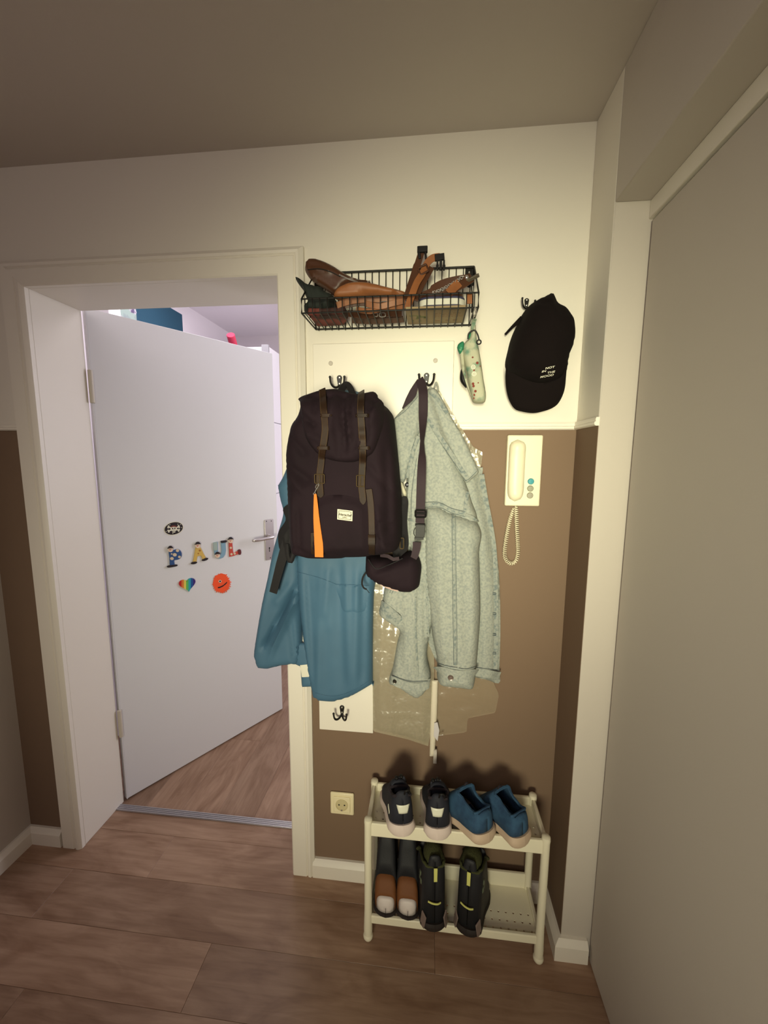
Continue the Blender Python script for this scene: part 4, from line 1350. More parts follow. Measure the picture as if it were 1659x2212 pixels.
ax, bx = P(903, 650, -.122).x, P(1006, 650, -.122).x
t = thing('striped_case', 'white case with navy bands lying on the cardboard box in the wire basket', 'case', ((ax + bx) / 2, -.075, 1.847))
def tin(z0, z1, gr, m, nm):
    pts = []
    r = .03
    for (sx, sy, a0) in ((1, 1, 0), (-1, 1, 90), (-1, -1, 180), (1, -1, 270)):
        for k in range(7):
            a = R(a0 + 15 * k)
            pts.append(Vector(((ax + bx) / 2 + sx * ((bx - ax) / 2 - r + gr) + r * math.cos(a), -.072 + sy * (.048 - r + gr) + r * math.sin(a), z0)))
    return MB().prism(pts, (0, 0, z1 - z0)).build(nm, m, t, bevel=.001)
M_navy = mat('navy_band', (60, 58, 84), .7)
tin(1.847, 1.853, 0, M_navy, 'navy_band')
tin(1.853, 1.868, .0008, mat('white_cloth_band', (206, 204, 192), .7), 'white_band')
tin(1.868, 1.874, 0, M_navy, 'navy_band')
tin(1.874, 1.886, -.003, M_brl, 'lid')

t = top('buckle_strap', 'tan strap with two black plastic buckles standing up out of the wire basket', 'strap', 890, 660, -.115)
mb = MB()
mb.ribbon(spline([P(880, 668, -.125), P(884, 655, -.123), P(890, 638, -.118), P(900, 612, -.108), P(911, 594, -.098), P(918, 579, -.092), P(925, 566, -.090), P(936, 557.5, -.088), P(950, 555.5, -.085)], 5), .0175, .003, (0, -1, -.15))
mb.build('tan_webbing', M_tan, t, bevel=.0006)
mb = MB()
mb.ribbon(spline([P(878, 650, -.112), P(885, 626, -.100), P(894, 598, -.088), P(901, 575, -.082), P(908, 553, -.078), P(912, 541, -.076)], 5), [.020] * 16 + [.017] * 10, .003, (0, -1, 0))
mb.ribbon(spline([P(896, 650, -.108), P(908, 622, -.098), P(922, 596, -.088), P(932, 578, -.083)], 5), .016, .003, (0, -1, 0))
mb.build('brown_webbing', M_brl, t, bevel=.0006)
mb = MB()
c = P(914.5, 582, -.101)
q_ = R(-26)
rect_ring(mb, c, .023, .018, .003, .0024, (0, -1, 0), q_)
mb.build('strap_slider', M_brl, t)
mb = MB()
c = P(912.5, 539.5, -.082)
mb.obox(c, (1, 0, 0), .0135, (0, 1, 0), .006, (0, 0, 1), .0075)
mb.obox(P(919.5, 552, -.082), (1, 0, .15), .0028, (0, 1, 0), .004, (-.15, 0, 1), .009)
mb.obox(P(906, 552, -.082), (1, 0, .15), .0035, (0, 1, 0), .004, (-.15, 0, 1), .009)
mb.build('buckle_socket', M_blackpl, t, bevel=.0016)
mb = MB()
c = P(949.5, 556, -.088)
mb.obox(c, (1, 0, .1), .0125, (0, 1, 0), .005, (-.1, 0, 1), .0075)
for dx in (-7.2, 0, 7):
    mb.obox(P(952 + dx, 573, -.088), (1, 0, 0), .0024 if dx else .0034, (0, 1, 0), .003, (0, 0, 1), .0125)
    if dx: mb.obox(P(952 + dx, 577, -.088), (1, 0, 0), .0036, (0, 1, 0), .003, (0, 0, 1), .005)
mb.build('buckle_clip', M_blackpl, t, bevel=.001)

t = top('dog_collar', 'dark brown strap with chrome chain and tan end at the right of the wire basket', 'collar', 980, 640, -.10)
mb = MB()
mb.ribbon(spline([P(905, 640, -.09), P(930, 628, -.085), P(955, 614, -.08), P(985, 606, -.078), P(1012, 602, -.08)], 5), [.010] * 6 + [.020] * 15, .004, (0, -1, 0))
mb.ribbon(spline([P(962, 640, -.115), P(980, 622, -.11), P(1000, 612, -.10), P(1018, 600, -.09)], 5), .024, .004, (0, -1, -.2))
mb.build('brown_strap', M_brl, t, bevel=.0008)
mb = MB()
mb.ribbon([P(969, 634, -.121), P(980, 622, -.117), P(992, 611, -.111)], .022, .002, (0, -1, -.2))
mb.ribbon([P(1014, 636, -.128), P(1014, 648, -.130), P(1014, 657, -.130)], .013, .004)
mb.build('tan_inlay', M_tan, t, bevel=.0006)
mb = MB()
for i in range(16):
    u = i / 15
    p = P(935 + 62 * u, 632 - 32 * u ** 1.3, -.124 + .012 * u)
    rect_ring(mb, p, .007, .0055, .0024, .0009, (0, -1, 0) if i % 2 else (1, -.3, 0), .5)
mb.build('chain', M_steel, t)
t = top('metal_bar', 'grey flat metal bar poking out over the right basket end', 'bar', 1010, 605, -.09)
mb = MB()
a, b = P(985, 618, -.088), P(1035, 594, -.105)
mb.tube([a, a.lerp(b, .5), b], .0055, 4)
mb.build('bar', mat('grey_metal', (96, 88, 74), .45, metal=.5), t, bevel=.0008)
mb = MB()
c = P(1008, 600, -.098)
mb.ball(c, .006, n=10, m=6)
rect_ring(mb, c + Vector((-.012, 0, -.001)), .014, .010, .004, .0012)
mb.build('swivel', M_steel, t)

# ------------------------------------------------------------------ shoe rack
RX0, RX1, RYF, RYB = -.152, .351, -.180, -.036
M_rack = mat('rack_plastic', (226, 220, 196), 0.42, bump=(60, .05, .001))
t = thing('shoe_rack', 'white plastic two tier shoe rack with ball feet under the jackets', 'shoe rack', ((RX0 + RX1) / 2, (RYF + RYB) / 2, 0))
for x in (RX0, RX1):
    for y in (RYF, RYB):
        lg = MB().lathe((x, y, .012), (0, 0, 1), [(.0125, 0), (.0135, .03), (.0125, .06), (.0115, .10), (.0115, .385), (.0125, .392), (.0115, .402), (.006, .405)], 18).build('leg', M_rack, t)
        MB().ball((x, y, .0152), .0152, n=16, m=10).build('ball_foot', M_rack, lg)


def tray(z0, z1, zb, zfl, nm):
    mb = MB()
    mb.box(RX0, RX1, RYF - .006, RYF + .005, z0, z1)
    mb.box(RX0, RX1, RYB - .005, RYB + .006, z0, zb)
    mb.box(RX0 - .006, RX0 + .006, RYF, RYB, z0, z1)
    mb.box(RX1 - .006, RX1 + .006, RYF, RYB, z0, z1)
    tr_ = mb.build('tray_rim', M_rack, t, bevel=.003)
    nx, ny = 22, 6
    X = lambda i: RX0 + .006 + (RX1 - RX0 - .012) * i / nx
    Y = lambda j: RYF + .004 + (RYB - RYF - .008) * j / ny
    pm = MB()
    for i in range(nx):
        for j in range(ny):
            if j > 2:
                pm.add([(X(i), Y(j), zfl), (X(i + 1), Y(j), zfl), (X(i + 1), Y(j + 1), zfl), (X(i), Y(j + 1), zfl)], [(0, 1, 2, 3)])
                continue
            cx, cy = (X(i) + X(i + 1)) / 2, (Y(j) + Y(j + 1)) / 2
            hx_, hy_ = (X(1) - X(0)) / 2, (Y(1) - Y(0)) / 2
            r = .0032
            sq = [Vector((cx + hx_ * a, cy + hy_ * b, zfl)) for a, b in ((1, 0), (1, 1), (0, 1), (-1, 1), (-1, 0), (-1, -1), (0, -1), (1, -1))]
            oc = [Vector((cx + r * math.cos(R(45 * k)), cy + r * math.sin(R(45 * k)), zfl)) for k in range(8)]
            lo = [v - Vector((0, 0, .003)) for v in oc]
            pm.add(sq + oc + lo, [(k, (k + 1) % 8, 8 + (k + 1) % 8, 8 + k) for k in range(8)] + [(8 + k, 8 + (k + 1) % 8, 16 + (k + 1) % 8, 16 + k) for k in range(8)])
    pm.build('tray_floor', M_rack, t)


tray(.362, .405, .405, .380, 'upper')
tray(.064, .091, .128, .078, 'lower')

# ------------------------------------------------------------------ shoes
TT = [0, .012, .03, .06, .10, .15, .21, .28, .35, .42, .50, .58, .66, .74, .81, .87, .92, .96, .985, 1.0]


def interp(tab, x):
    for (a, b), (c, d) in zip(tab, tab[1:]):
        if x <= c:
            u = (x - a) / (c - a)
            u = u * u * (3 - 2 * u)
            return b + (d - b) * u
    return tab[-1][1]


def plan(tq, wh):
    if tq < .13: return wh * .92 * math.sqrt(max(1 - (1 - tq / .13) ** 2, 0))
    if tq > .82: return wh * 1.12 * math.sqrt(max(1 - ((tq - .82) / .18) ** 2, 0))
    return wh * interp([(.13, .92), (.40, .90), (.70, 1.13), (.82, 1.12)], tq)


def shoe(name, label, cat, heel, yaw, pitch, L, wh, sole_t, hts, uppers, m_sole, group, open_rng, sole_flare=1.06, m_lin=None, taper=.22, mirror=1, cosmax=.66, sole_name='sole', ex=.72, ez=.62):
    T = Matrix.Translation(heel) @ Matrix.Rotation(yaw, 4, 'Z') @ Matrix.Rotation(pitch, 4, 'X')
    t = thing(name, label, cat, heel, group)
    mb = MB()
    prof = [(-.90, 0), (0, 0), (.90, 0), (sole_flare, .35), (sole_flare * .99, .7), (.97, 1), (0, 1.0), (-.97, 1), (-sole_flare * .99, .7), (-sole_flare, .35)]
    for tq in TT:
        w = max(plan(tq, wh), .0012)
        z = interp(sole_t, tq)
        off = (tq - .5) * .010
        for (x, k) in prof:
            mb.v.append(Vector((x * w + mirror * .006 * math.sin(math.pi * tq), tq * L + off * (1 if .2 < k < .9 else .4), z * k)))
    n = len(prof)
    for i in range(len(TT) - 1):
        for k in range(n):
            l = (k + 1) % n
            mb.f.append((i * n + k, i * n + l, (i + 1) * n + l, (i + 1) * n + k))
    mb.f.append(tuple(range(n - 1, -1, -1)))
    mb.f.append(tuple((len(TT) - 1) * n + k for k in range(n)))
    mb.xform(T).build(sole_name, m_sole, t, angle=50)
    NS = 16

    def pt(tq, k):
        th_ = math.pi * k / NS
        w = max(plan(tq, wh) * .96, .001)
        h = interp(hts, tq)
        c, s = math.cos(th_), math.sin(th_)
        zr = s ** ez
        x = w * math.copysign(abs(c) ** ex, c) * (1 - taper * zr * (1 if tq < .45 else max(0, 1 - (tq - .45) * 4)))
        lean = -.0 * zr
        return Vector((x + mirror * .006 * math.sin(math.pi * tq), .003 + tq * (L - .006) + lean, interp(sole_t, tq) * .96 + h * zr))
    for (nm, ta, tb, m_) in uppers:
        mb = MB()
        ts = [tq for tq in TT if ta <= tq <= tb]
        for tq in ts:
            for k in range(NS + 1): mb.v.append(pt(tq, k))
        for i in range(len(ts) - 1):
            for k in range(NS):
                mid = (ts[i] + ts[i + 1]) / 2
                cm = abs(math.cos(math.pi * (k + .5) / NS))
                if open_rng[0] < mid < open_rng[1] and cm < cosmax: continue
                a = i * (NS + 1) + k
                mb.f.append((a, a + 1, a + NS + 2, a + NS + 1))
        mb.xform(T).build(nm, m_, t, angle=60, solid=.0035)
    if m_lin:
        mb = MB()
        ts = [tq for tq in TT if .03 <= tq <= open_rng[1] + .1]
        for tq in ts:
            for k in range(5):
                w = plan(tq, wh) * .8
                mb.v.append(Vector((w * (k - 2) / 2 + mirror * .006 * math.sin(math.pi * tq), .004 + tq * L, interp(sole_t, tq) + .004)))
        for i in range(len(ts) - 1):
            for k in range(4): mb.f.append((i * 5 + k, i * 5 + k + 1, i * 5 + k + 6, i * 5 + k + 5))
        mb.xform(T).build('insole', m_lin, t)
        ring = []
        a, b = open_rng
        tsr = [tq for tq in TT if a <= tq <= b]
        kk = next(k for k in range(NS + 1) if abs(math.cos(math.pi * (k + .5) / NS)) < cosmax)
        for tq in tsr: ring.append(pt(tq, kk))
        for tq in reversed(tsr): ring.append(pt(tq, NS - kk))
        MB().tube(spline(ring, 3, True), .0042, 6, True).xform(T).build('collar', m_lin, t)
    return t, T, pt


M_navysh = mat('navy_mesh', (30, 32, 42), .75, bump=(500, .4, .0008))
M_pinksole = mat('pale_sole', (206, 190, 182), .6)
M_lining = mat('dark_lining', (34, 26, 32), .85)
M_refl = mat('reflective_patch', (214, 214, 196), .35)
M_grey = mat('grey_mesh', (112, 112, 112), .7)
SNK_S = [(0, .033), (.3, .030), (.7, .020), (1, .013)]
SNK_H = [(0, .070), (.012, .084), (.03, .091), (.06, .093), (.15, .086), (.21, .082), (.28, .092), (.35, .094), (.42, .088), (.50, .074), (.60, .056), (.75, .040), (.9, .024), (1, .004)]
for i, (hx_, yaw, lab) in enumerate(((-.047, 12, 'left navy sneaker of the pair on the upper rack shelf, heel forward'), (.047, 2, 'right navy sneaker on the upper rack shelf, next to the blue pair'))):
    hl = Vector((hx_, -.218, .4065))
    t, T, pt = shoe('sneaker', lab, 'shoe', hl, R(yaw), R(-5), .186, .0395, SNK_S, SNK_H, [('upper', 0, 1, M_navysh)], M_pinksole, 'navy sneakers', (.05, .29), m_lin=M_lining, mirror=-1 if i == 0 else 1, sole_flare=1.10, ex=.62, ez=.5, taper=.16)
    mb = MB()
    def heelpt(x, z, off=.0028):
        zr = min(.98, max(0, (z - .032) / .090))
        k = math.asin(zr ** (1 / .5))
        wz = .0395 * .92 * .96 * (1 - .16 * zr) * abs(math.cos(k)) ** .62
        wz = max(wz, abs(x) * 1.05 + .002)
        y = .003 + .13 * .18 * (1 - math.sqrt(max(0, 1 - (x / wz) ** 2)))
        return Vector((x, y - off, z))
    rows = []
    for r_ in range(5):
        z = .066 + .024 * r_ / 4
        hw_ = .0125 + .0065 * r_ / 4
        rows.append([heelpt(hw_ * (c - 4) / 4, z) for c in range(9)])
    for r_ in rows: mb.v += r_
    for a in range(4):
        for c in range(8): mb.f.append((a * 9 + c, a * 9 + c + 1, a * 9 + c + 10, a * 9 + c + 9))
    mb.xform(T).build('heel_patch', M_refl, t, solid=.0012)
    mb = MB()
    mb.ribbon([Vector((x, .080 + y, z)) for x, y, z in ((0, -.018, .085), (0, -.014, .105), (0, -.012, .117), (0, -.008, .124))], [.034, .036, .034, .026], .004, (0, -1, 0))
    mb.xform(T).build('tongue', M_navysh, t, bevel=.001)
    for k in range(4):
        y = .074 + k * .015
        z = .118 - k * .013
        MB().tube(spline([Vector((-.020, y, z - .014)), Vector((-.008, y - .002, z)), Vector((.008, y + .003, z)), Vector((.020, y, z - .014))], 4), .0022, 6).xform(T).build('lace', M_blackpl, t)
    for q_ in ((-.010, .066, .124), (.004, .068, .126)):
        MB().ball(q_, .0065, .008, .0055, 8, 6).xform(T).build('lace_knot', M_blackpl, t)
    MB().tube(spline([Vector((.004, .006, .118)), Vector((.007, .001, .131)), Vector((.017, .002, .130)), Vector((.020, .008, .116))], 5), .0024, 6).xform(T).build('pull_loop', M_blackpl, t)
    if i == 0:
        mb = MB()
        mb.prism([Vector((-.0365, .022, .052)), Vector((-.0375, .040, .060)), Vector((-.0370, .040, .067)), Vector((-.0358, .022, .059))], (-.002, -.001, 0))
        mb.xform(T).build('side_stripe', M_refl, t)

M_bknit = mat('blue_knit', (46, 78, 106), .9, bump=(260, .5, .0015), mottle=(40, (36, 62, 90), .4, .65))
M_beige = mat('beige_sole', (190, 168, 146), .65)
for i, (hx_, lab) in enumerate(((.190, 'left blue knit shoe on the upper rack shelf beside the navy sneakers'), (.286, 'right blue knit shoe at the right end of the upper rack shelf'))):
    t, T, pt = shoe('knit_shoe', lab, 'shoe', Vector((hx_, -.208, .4065)), R(36), R(-5), .176, .042, [(0, .030), (.4, .025), (1, .016)],
                    [(0, .036), (.03, .050), (.08, .058), (.2, .056), (.35, .066), (.50, .086), (.60, .076), (.75, .050), (.9, .030), (1, .006)], [('upper', 0, 1, M_bknit)], M_beige, 'blue knit shoes', (.07, .54), m_lin=M_bknit, mirror=-1 if i == 0 else 1, taper=.10, sole_flare=1.09, cosmax=.62, ex=.6, ez=.5)
    mb = MB()
    mb.tube(spline([Vector((-.006, .092, .100)), Vector((-.004, .088, .114)), Vector((.004, .088, .114)), Vector((.006, .092, .100))], 4), .0025, 6)
    mb.xform(T).build('pull_loop', M_lining, t)

M_bblk = mat('black_boot', (28, 29, 33), .6, bump=(300, .3, .001))
M_yel = mat('lime_tab', (196, 196, 112), .7)
M_oliv = mat('olive_lining', (54, 56, 26), .9, bump=(200, .6, .003))
M_tread = mat('boot_sole', (34, 26, 24), .7)
M_greyr = mat('grey_rubber', (120, 104, 98), .6)
BOOT_H = [(0, .190), (.02, .205), (.06, .212), (.2, .214), (.42, .212), (.50, .190), (.58, .105), (.68, .066), (.8, .048), (.92, .030), (1, .006)]
for i, (hx_, yaw, lab) in enumerate(((.048, 8, 'left black boot with lime heel tab on the lower rack shelf'), (.138, -16, 'right black boot with lime heel tab, beside the free space of the lower shelf'))):
    t, T, pt = shoe('winter_boot', lab, 'boot', Vector((hx_, -.206, .0925)), R(yaw), R(-4), .172, .040, [(0, .022), (.4, .016), (1, .013)], BOOT_H, [('shaft', 0, 1, M_bblk)], M_tread, 'black boots with lime tabs', (.03, .50), m_lin=M_oliv, taper=.04, sole_flare=1.06, cosmax=.80, mirror=-1 if i == 0 else 1, ex=.42, ez=.30)
    mb = MB()
    mb.ribbon([Vector((0, -.002, z)) for z in (.158, .172, .186, .198)], [.010, .010, .0105, .0105], .003)
    mb.xform(T).build('pull_tab', M_yel, t, bevel=.0008)
    mb = MB()
    mb.ribbon(spline([Vector((-.020, .003, .092)), Vector((-.008, -.002, .0905)), Vector((.006, -.0035, .0895)), Vector((.016, .001, .089))], 4), .0045, .002, (0, -1, 0))
    mb.xform(T).build('heel_stripe', M_yel, t)
    mb = MB()
    for s in (-1, 1):
        mb.prism([Vector((s * .039, .022, .006)), Vector((s * .030, .003, .008)), Vector((s * .024, .001, .042)), Vector((s * .034, .016, .052))], (s * .003, -.003, 0))
    mb.xform(T).build('heel_guard', M_greyr, t, bevel=.001)
    mb = MB()
    s = -1 if i == 0 else 1
    for (a, b, c, d) in ((.030, .098, .012, .012), (.045, .110, .014, .014), (.036, .118, .010, .008), (.05, .092, .012, .012)):
        mb.ball((s * .0375, a, b + .03), .003, c * .7, d * .7, 8, 6)
    mb.xform(T).build('side_emblem', mat('camo_emblem', (96, 104, 84), .5), t)
    mb = MB()
    mb.ball((0, .046, .196), .030, .040, .034, 16, 10)
    mb.xform(T).build('fleece', M_oliv, t)

M_bbrn = mat('brown_suede', (110, 66, 32), .7, bump=(300, .3, .001))
M_toe = mat('white_rubber', (206, 196, 192), .45)
for i, (tx, lab) in enumerate(((-.099, 'brown boot with white toe cap next to the left rack leg, lower shelf'), (-.032, 'brown boot with white toe cap between its twin and the black boots'))):
    L = .168
    hl = Vector((tx, -.184 + L, .0925))
    t, T, pt = shoe('toe_cap_boot', lab, 'boot', hl, R(180), 0, L, .0315, [(0, .010), (.4, .009), (1, .008)],
                    [(0, .19), (.02, .205), (.06, .21), (.2, .215), (.40, .215), (.50, .200), (.58, .150), (.66, .112), (.74, .086), (.81, .066), (.87, .052), (.92, .044), (.96, .036), (1, .018)], [('shaft', 0, .74, M_bblk), ('vamp', .74, .92, M_bbrn), ('toe_cap', .92, 1, M_toe)], M_tread, 'brown boots with white toe caps', (.03, .42), m_lin=M_lining, taper=.0, sole_flare=1.06, cosmax=.80, mirror=1, ex=.5, ez=.42)
    mb = MB()
    for k in range(4):
        y = .070 + k * .008
        z = .205 - k * .022
        mb.tube(spline([Vector((-.018, y, z - .008)), Vector((-.006, y + .004, z + .002)), Vector((.006, y + .004, z)), Vector((.018, y, z - .008))], 4), .0022, 6)
    mb.xform(T).build('laces', M_blackpl, t)
    mb = MB()
    for k in range(9):
        a = R(20 + 140 * k / 8)
        mb.obox((.030 * math.cos(a) * .98, L - .030 + .031 * math.sin(a), .003), (math.cos(a), math.sin(a), 0), .002, (-math.sin(a), math.cos(a), 0), .0035, (0, 0, 1), .003)
    mb.xform(T).build('tread_lugs', M_tread, t)

# ------------------------------------------------------------------ things stuck on the open door
c8 = lambda x, y, off=0.0: PD(330 + .1808 * x, 1080 + .1808 * y, off)


def plate(mb, pts, th, off=.0005, smooth=False, n=6):
    q = [c8(x, y, off) for x, y in pts]
    if smooth: q = spline(q, n, True)
    return mb.prism(q, DN * th)


def disc(mb, cx, cy, rx, ry, th, off, rot=0, n=20):
    pts = []
    for k in range(n):
        a = 2 * math.pi * k / n
        x, y = rx * math.cos(a), ry * math.sin(a)
        pts.append((cx + x * math.cos(rot) - y * math.sin(rot), cy + x * math.sin(rot) + y * math.cos(rot)))
    return plate(mb, pts, th, off)


def magnet(name, label, cat, x, y):
    return thing(name, label, cat, c8(x, y))


PC = lambda n, c, r=.5: mat(n, c, r)
M_skin, M_blue, M_yelw = PC('painted_face', (228, 204, 182)), PC('painted_blue', (48, 82, 134)), PC('painted_yellow', (210, 176, 92))
M_lblue, M_redp, M_bootp = PC('painted_light_blue', (128, 164, 186)), PC('painted_red', (196, 74, 62)), PC('painted_black', (38, 30, 34))
M_spot = PC('painted_spot', (214, 196, 166))
M_pale = PC('painted_grey_green', (160, 178, 172))


def face(t, x, y, r, rot=0):
    mb = MB(); disc(mb, x, y, r, r, .005, .0035)
    f = mb.build('face', M_skin, t, bevel=.0006)
    mb = MB()
    disc(mb, x, y + r * .12, r * .2, r * .2, .002, .0085, n=10)
    f2 = mb.build('nose', M_redp, f)
    mb = MB()
    disc(mb, x - r * .38, y - r * .18, r * .12, r * .12, .0006, .0083, n=8)
    disc(mb, x + r * .38, y - r * .18, r * .12, r * .12, .0006, .0083, n=8)
    mb.build('eyes', M_bootp, f)
    mb = MB()
    plate(mb, [(x - r * 1.25, y - r * .40), (x - r * .8, y - r * .85), (x - r * .5, y - r * 1.35), (x + r * .3, y - r * 1.5), (x + r * .8, y - r * 1.0), (x + r * 1.2, y - r * .62), (x + r * .5, y - r * .60), (x - r * .4, y - r * .52)], .006, .004, True, 3)
    mb.build('hat', M_bootp, t, bevel=.0006)


t = magnet('letter_p', 'blue wooden clown letter P with pale spots on the white door', 'letter', 240, 800)
mb = MB(); plate(mb, [(190, 610), (240, 600), (290, 585), (325, 605), (342, 645), (330, 690), (295, 712), (250, 722), (256, 780), (206, 786), (198, 700)], .005, .0005, True, 3)
mb.build('letter_body', M_blue, t, bevel=.0008)
face(t, 207, 592, 30)
mb = MB(); plate(mb, [(168, 790), (200, 778), (250, 772), (284, 770), (288, 786), (250, 796), (180, 806)], .006, .0015, True, 3); mb.build('shoes', M_bootp, t, bevel=.0006)
mb = MB()
for (x, y, r) in ((295, 605, 20), (262, 655, 24), (228, 700, 22), (318, 680, 17), (225, 645, 10)): disc(mb, x, y, r, r * .85, .0008, .0055, n=12)
mb.build('spots', M_spot, t)
t = magnet('letter_a', 'yellow wooden clown letter A on the white door', 'letter', 550, 760)
mb = MB(); plate(mb, [(508, 568), (566, 566), (598, 630), (636, 700), (596, 716), (570, 662), (528, 672), (516, 745), (474, 752), (492, 660)], .005); mb.build('letter_body', M_yelw, t, bevel=.0008)
face(t, 534, 545, 31)
mb = MB(); disc(mb, 489, 750, 36, 15, .006, .0015, R(-12)); disc(mb, 620, 709, 38, 15, .006, .0015, R(-20)); mb.build('shoes', M_bootp, t, bevel=.0006)
mb = MB(); disc(mb, 562, 604, 12, 12, .0008, .0055, n=10); disc(mb, 545, 640, 8, 8, .0008, .0055, n=10); mb.build('spots', PC('painted_ochre', (170, 110, 50)), t)
t = magnet('letter_u', 'light blue wooden clown letter U with head at its lower left on the door', 'letter', 800, 700)
mb = MB()
plate(mb, [(722, 508), (770, 498), (775, 600), (778, 640), (800, 655), (815, 640), (818, 600), (810, 500), (862, 498), (868, 600), (860, 650), (835, 688), (800, 700), (765, 694), (738, 660), (726, 600)], .005); mb.build('letter_body', M_lblue, t, bevel=.0008)
mb = MB(); plate(mb, [(724, 510), (768, 500), (774, 598), (730, 604)], .0012, .0055); mb.build('sleeve', M_pale, t)
face(t, 770, 662, 29)
mb = MB(); plate(mb, [(810, 490), (840, 484), (872, 482), (876, 502), (845, 510), (814, 512)], .006, .0015, True, 3); mb.build('shoes', M_bootp, t, bevel=.0006)
t = magnet('letter_l', 'red wooden clown letter L at the right of the letters on the door', 'letter', 970, 680)
mb = MB(); plate(mb, [(903, 512), (944, 508), (952, 600), (958, 634), (1020, 604), (1030, 640), (960, 668), (912, 678)], .005); mb.build('letter_body', M_redp, t, bevel=.0008)
face(t, 926, 486, 29)
mb = MB(); plate(mb, [(1012, 600), (1040, 590), (1050, 625), (1042, 652), (1022, 648)], .006, .0015, True, 3); mb.build('shoes', PC('painted_maroon', (96, 36, 40)), t, bevel=.0006)
mb = MB()
for (x, y, r) in ((932, 572, 14), (940, 648, 14), (978, 640, 14)): disc(mb, x, y, r, r, .0008, .0055, n=10)
mb.build('spots', M_spot, t)

t = magnet('skull_sticker', 'oval black sticker with a white skull and crossbones on the door', 'sticker', 250, 420)
mb = MB(); disc(mb, 250, 340, 119, 80, .0008, .0004, R(-14), 40); mb.build('border', M_print, t)
mb = MB(); disc(mb, 250, 340, 111, 72, .0006, .0012, R(-14), 40); mb.build('oval', M_bootp, t)
mb = MB()
disc(mb, 250, 345, 38, 32, .0006, .0018, 0, 20); plate(mb, [(230, 365), (270, 363), (268, 388), (236, 390)], .0006, .0018)
for (x0, y0, x1, y1) in ((188, 372, 312, 318), (186, 322, 312, 362)):
    d = Vector((x1 - x0, y1 - y0, 0)).normalized(); nx_, ny_ = -d.y * 8, d.x * 8
    plate(mb, [(x0 + nx_, y0 + ny_), (x1 + nx_, y1 + ny_), (x1 - nx_, y1 - ny_), (x0 - nx_, y0 - ny_)], .0004, .0018)
    for (x, y) in ((x0, y0), (x1, y1)):
        disc(mb, x + nx_, y + ny_, 11, 11, .0004, .0018, 0, 10); disc(mb, x - nx_, y - ny_, 11, 11, .0004, .0018, 0, 10)
for (x, y) in ((160, 375), (205, 295), (300, 290), (345, 330), (240, 400), (330, 295)): disc(mb, x, y, 5, 5, .0004, .0018, 0, 8)
mb.build('skull', M_print, t)
mb = MB()
disc(mb, 237, 342, 8, 9, .0003, .0025, 0, 10); disc(mb, 264, 339, 8, 9, .0003, .0025, 0, 10); plate(mb, [(247, 356), (256, 355), (252, 348)], .0003, .0025)
plate(mb, [(232, 372), (250, 376), (270, 369), (268, 374), (250, 381), (234, 377)], .0003, .0025)
mb.build('skull_face', M_bootp, t)
mb = MB(); plate(mb, [(214, 328), (222, 312), (250, 304), (280, 312), (290, 326), (250, 320)], .0005, .0025, True, 3); mb.build('bandana', PC('maroon', (120, 58, 50)), t)

t = magnet('rainbow_heart', 'rainbow striped heart magnet under the letter P on the door', 'magnet', 410, 1105)
hpts = []
for k in range(40):
    a = 2 * math.pi * k / 40
    x, y = 16 * math.sin(a) ** 3, 13 * math.cos(a) - 5 * math.cos(2 * a) - 2 * math.cos(3 * a) - math.cos(4 * a)
    x, y = x * 6.2, -y * 5.4
    hpts.append((412 + x * math.cos(R(-12)) - y * math.sin(R(-12)), 1006 + x * math.sin(R(-12)) + y * math.cos(R(-12))))
cols = [(186, 40, 44), (214, 120, 60), (222, 206, 96), (96, 186, 96), (48, 160, 178), (40, 84, 150), (66, 44, 120)]
xs = sorted(p[0] for p in hpts)
X0_, X1_ = xs[0] - .1, xs[-1] + .1
for i, c in enumerate(cols):
    a, b = X0_ + (X1_ - X0_) * i / 7, X0_ + (X1_ - X0_) * (i + 1) / 7
    def clip(poly, xc, keep_gt):
        out = []
        for (p, q) in zip(poly, poly[1:] + poly[:1]):
            ip, iq = (p[0] >= xc) == keep_gt, (q[0] >= xc) == keep_gt
            if ip: out.append(p)
            if ip != iq:
                u = (xc - p[0]) / (q[0] - p[0])
                out.append((xc, p[1] + (q[1] - p[1]) * u))
        return out
    poly = clip(clip(hpts, a, True), b, False)
    if len(poly) > 2:
        mb = MB(); plate(mb, poly, .004); mb.build('stripe', PC('stripe', c, .4), t)
t = magnet('orange_monster', 'round orange fuzzy face with one eye on the white door', 'magnet', 815, 1110)
rq = random.Random(9)
pts = []
for k in range(56):
    a = 2 * math.pi * k / 56
    r = (112 if k % 2 else 96) + rq.uniform(-7, 7)
    pts.append((817 + r * math.cos(a) + (6 if k % 2 else 0), 990 + r * 1.1 * math.sin(a) + (6 if k % 2 else 0)))
mb = MB(); plate(mb, pts, .003); mb.build('face', PC('orange_felt', (246, 88, 44), .8), t)
mb = MB(); disc(mb, 803, 972, 17, 16, .0008, .0036); mb.build('eye_ring', M_print, t)
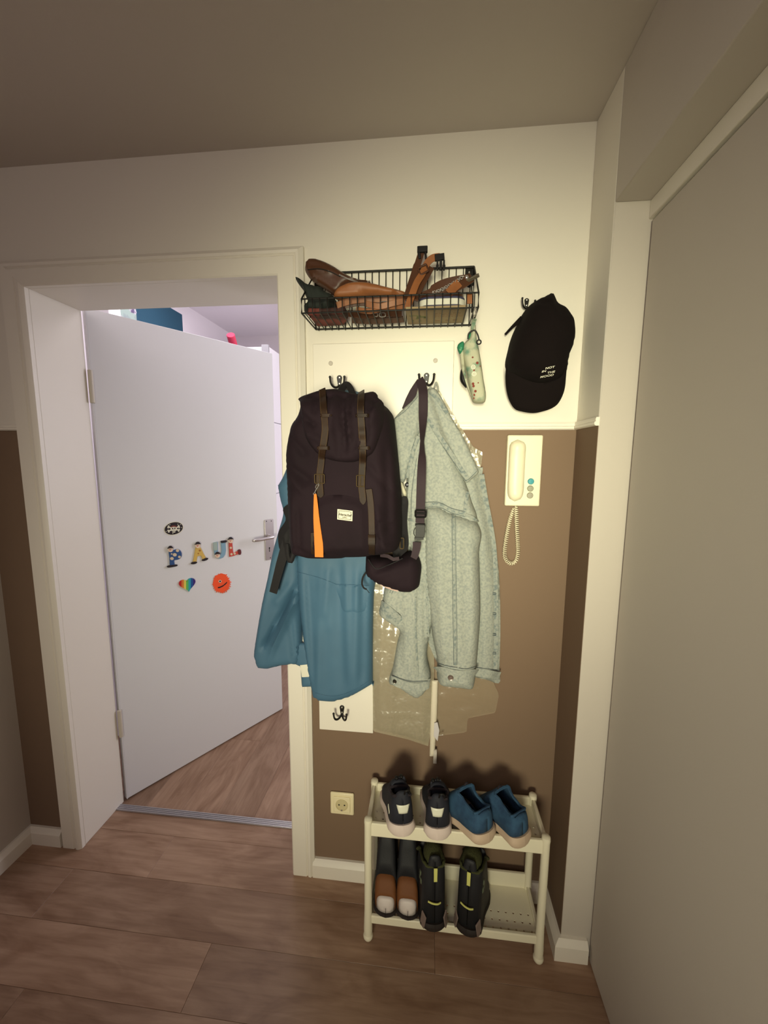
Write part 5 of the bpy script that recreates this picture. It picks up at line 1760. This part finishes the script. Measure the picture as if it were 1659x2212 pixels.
mb = MB(); disc(mb, 804, 972, 10, 10, .0008, .0044)
plate(mb, [(778, 1040), (800, 1036), (840, 1018), (870, 992), (888, 976), (886, 992), (868, 1010), (838, 1034), (800, 1052), (780, 1054)], .0008, .0036)
mb.build('eye_and_mouth', M_bootp, t)

# ------------------------------------------------------------------ bedroom furniture seen past the door
t = thing('wardrobe', 'tall white wardrobe in the bedroom behind the open door', 'wardrobe', (-1.3, 1.7, 0))
M_wd = mat('wardrobe_white', (246, 243, 247), .4)
MB().box(-1.585, -1.018, 1.312, 2.08, 0, 2.150).build('carcass', M_wd, t, bevel=.002)
MB().box(-1.040, -.996, 1.292, 1.312, 0, 2.158).build('end_post', mat('post_grey', (170, 168, 172), .5), t, bevel=.002)
for (z0, z1) in ((.06, .757), (.762, 1.224), (1.229, 1.687), (1.692, 2.150)):
    MB().box(-1.018, -1.000, 1.314, 2.078, z0, z1).build('front_panel', M_wd, t, bevel=.0015)
ca, cb = P(498, 723, 1.225), P(506, 752, 1.2925)
t = MB().tube([ca, cb], .0245, 24).build('pink_cylinder', mat('pink_foam', (216, 60, 92), .6), bevel=.003)
setp(t, 'pink round ended cylinder sticking out at the top of the bedroom wardrobe', 'cylinder')
t = thing('canvas_picture', 'flowered canvas picture on the bedroom wall beside the teal paint', 'picture', (-1.58, .82, 2.1))
MB().box(-1.592, -1.570, .73, .905, 2.08, 2.40).build('canvas', mat('flower_canvas', (158, 176, 168), .8, mottle=(13, (112, 104, 128), .42, .6)), t, bevel=.002)
mb = MB()
rq = random.Random(3)
for k in range(16):
    y, z = rq.uniform(.745, .89), rq.uniform(2.1, 2.38)
    mb.lathe((-1.5702, y, z), (1, 0, 0), [(.018, 0), (.012, .0008), (.001, .0010)], 7)
mb.build('flower_print', mat('flower_print', (196, 190, 200), .8, mottle=(30, (104, 88, 120), .45, .55)), t)
bxs = MB().box(-1.592, -1.50, .62, .70, 2.12, 2.36).build('white_box', M_wd, bevel=.003)
setp(bxs, 'small white box on the bedroom wall left of the flowered picture', 'box')
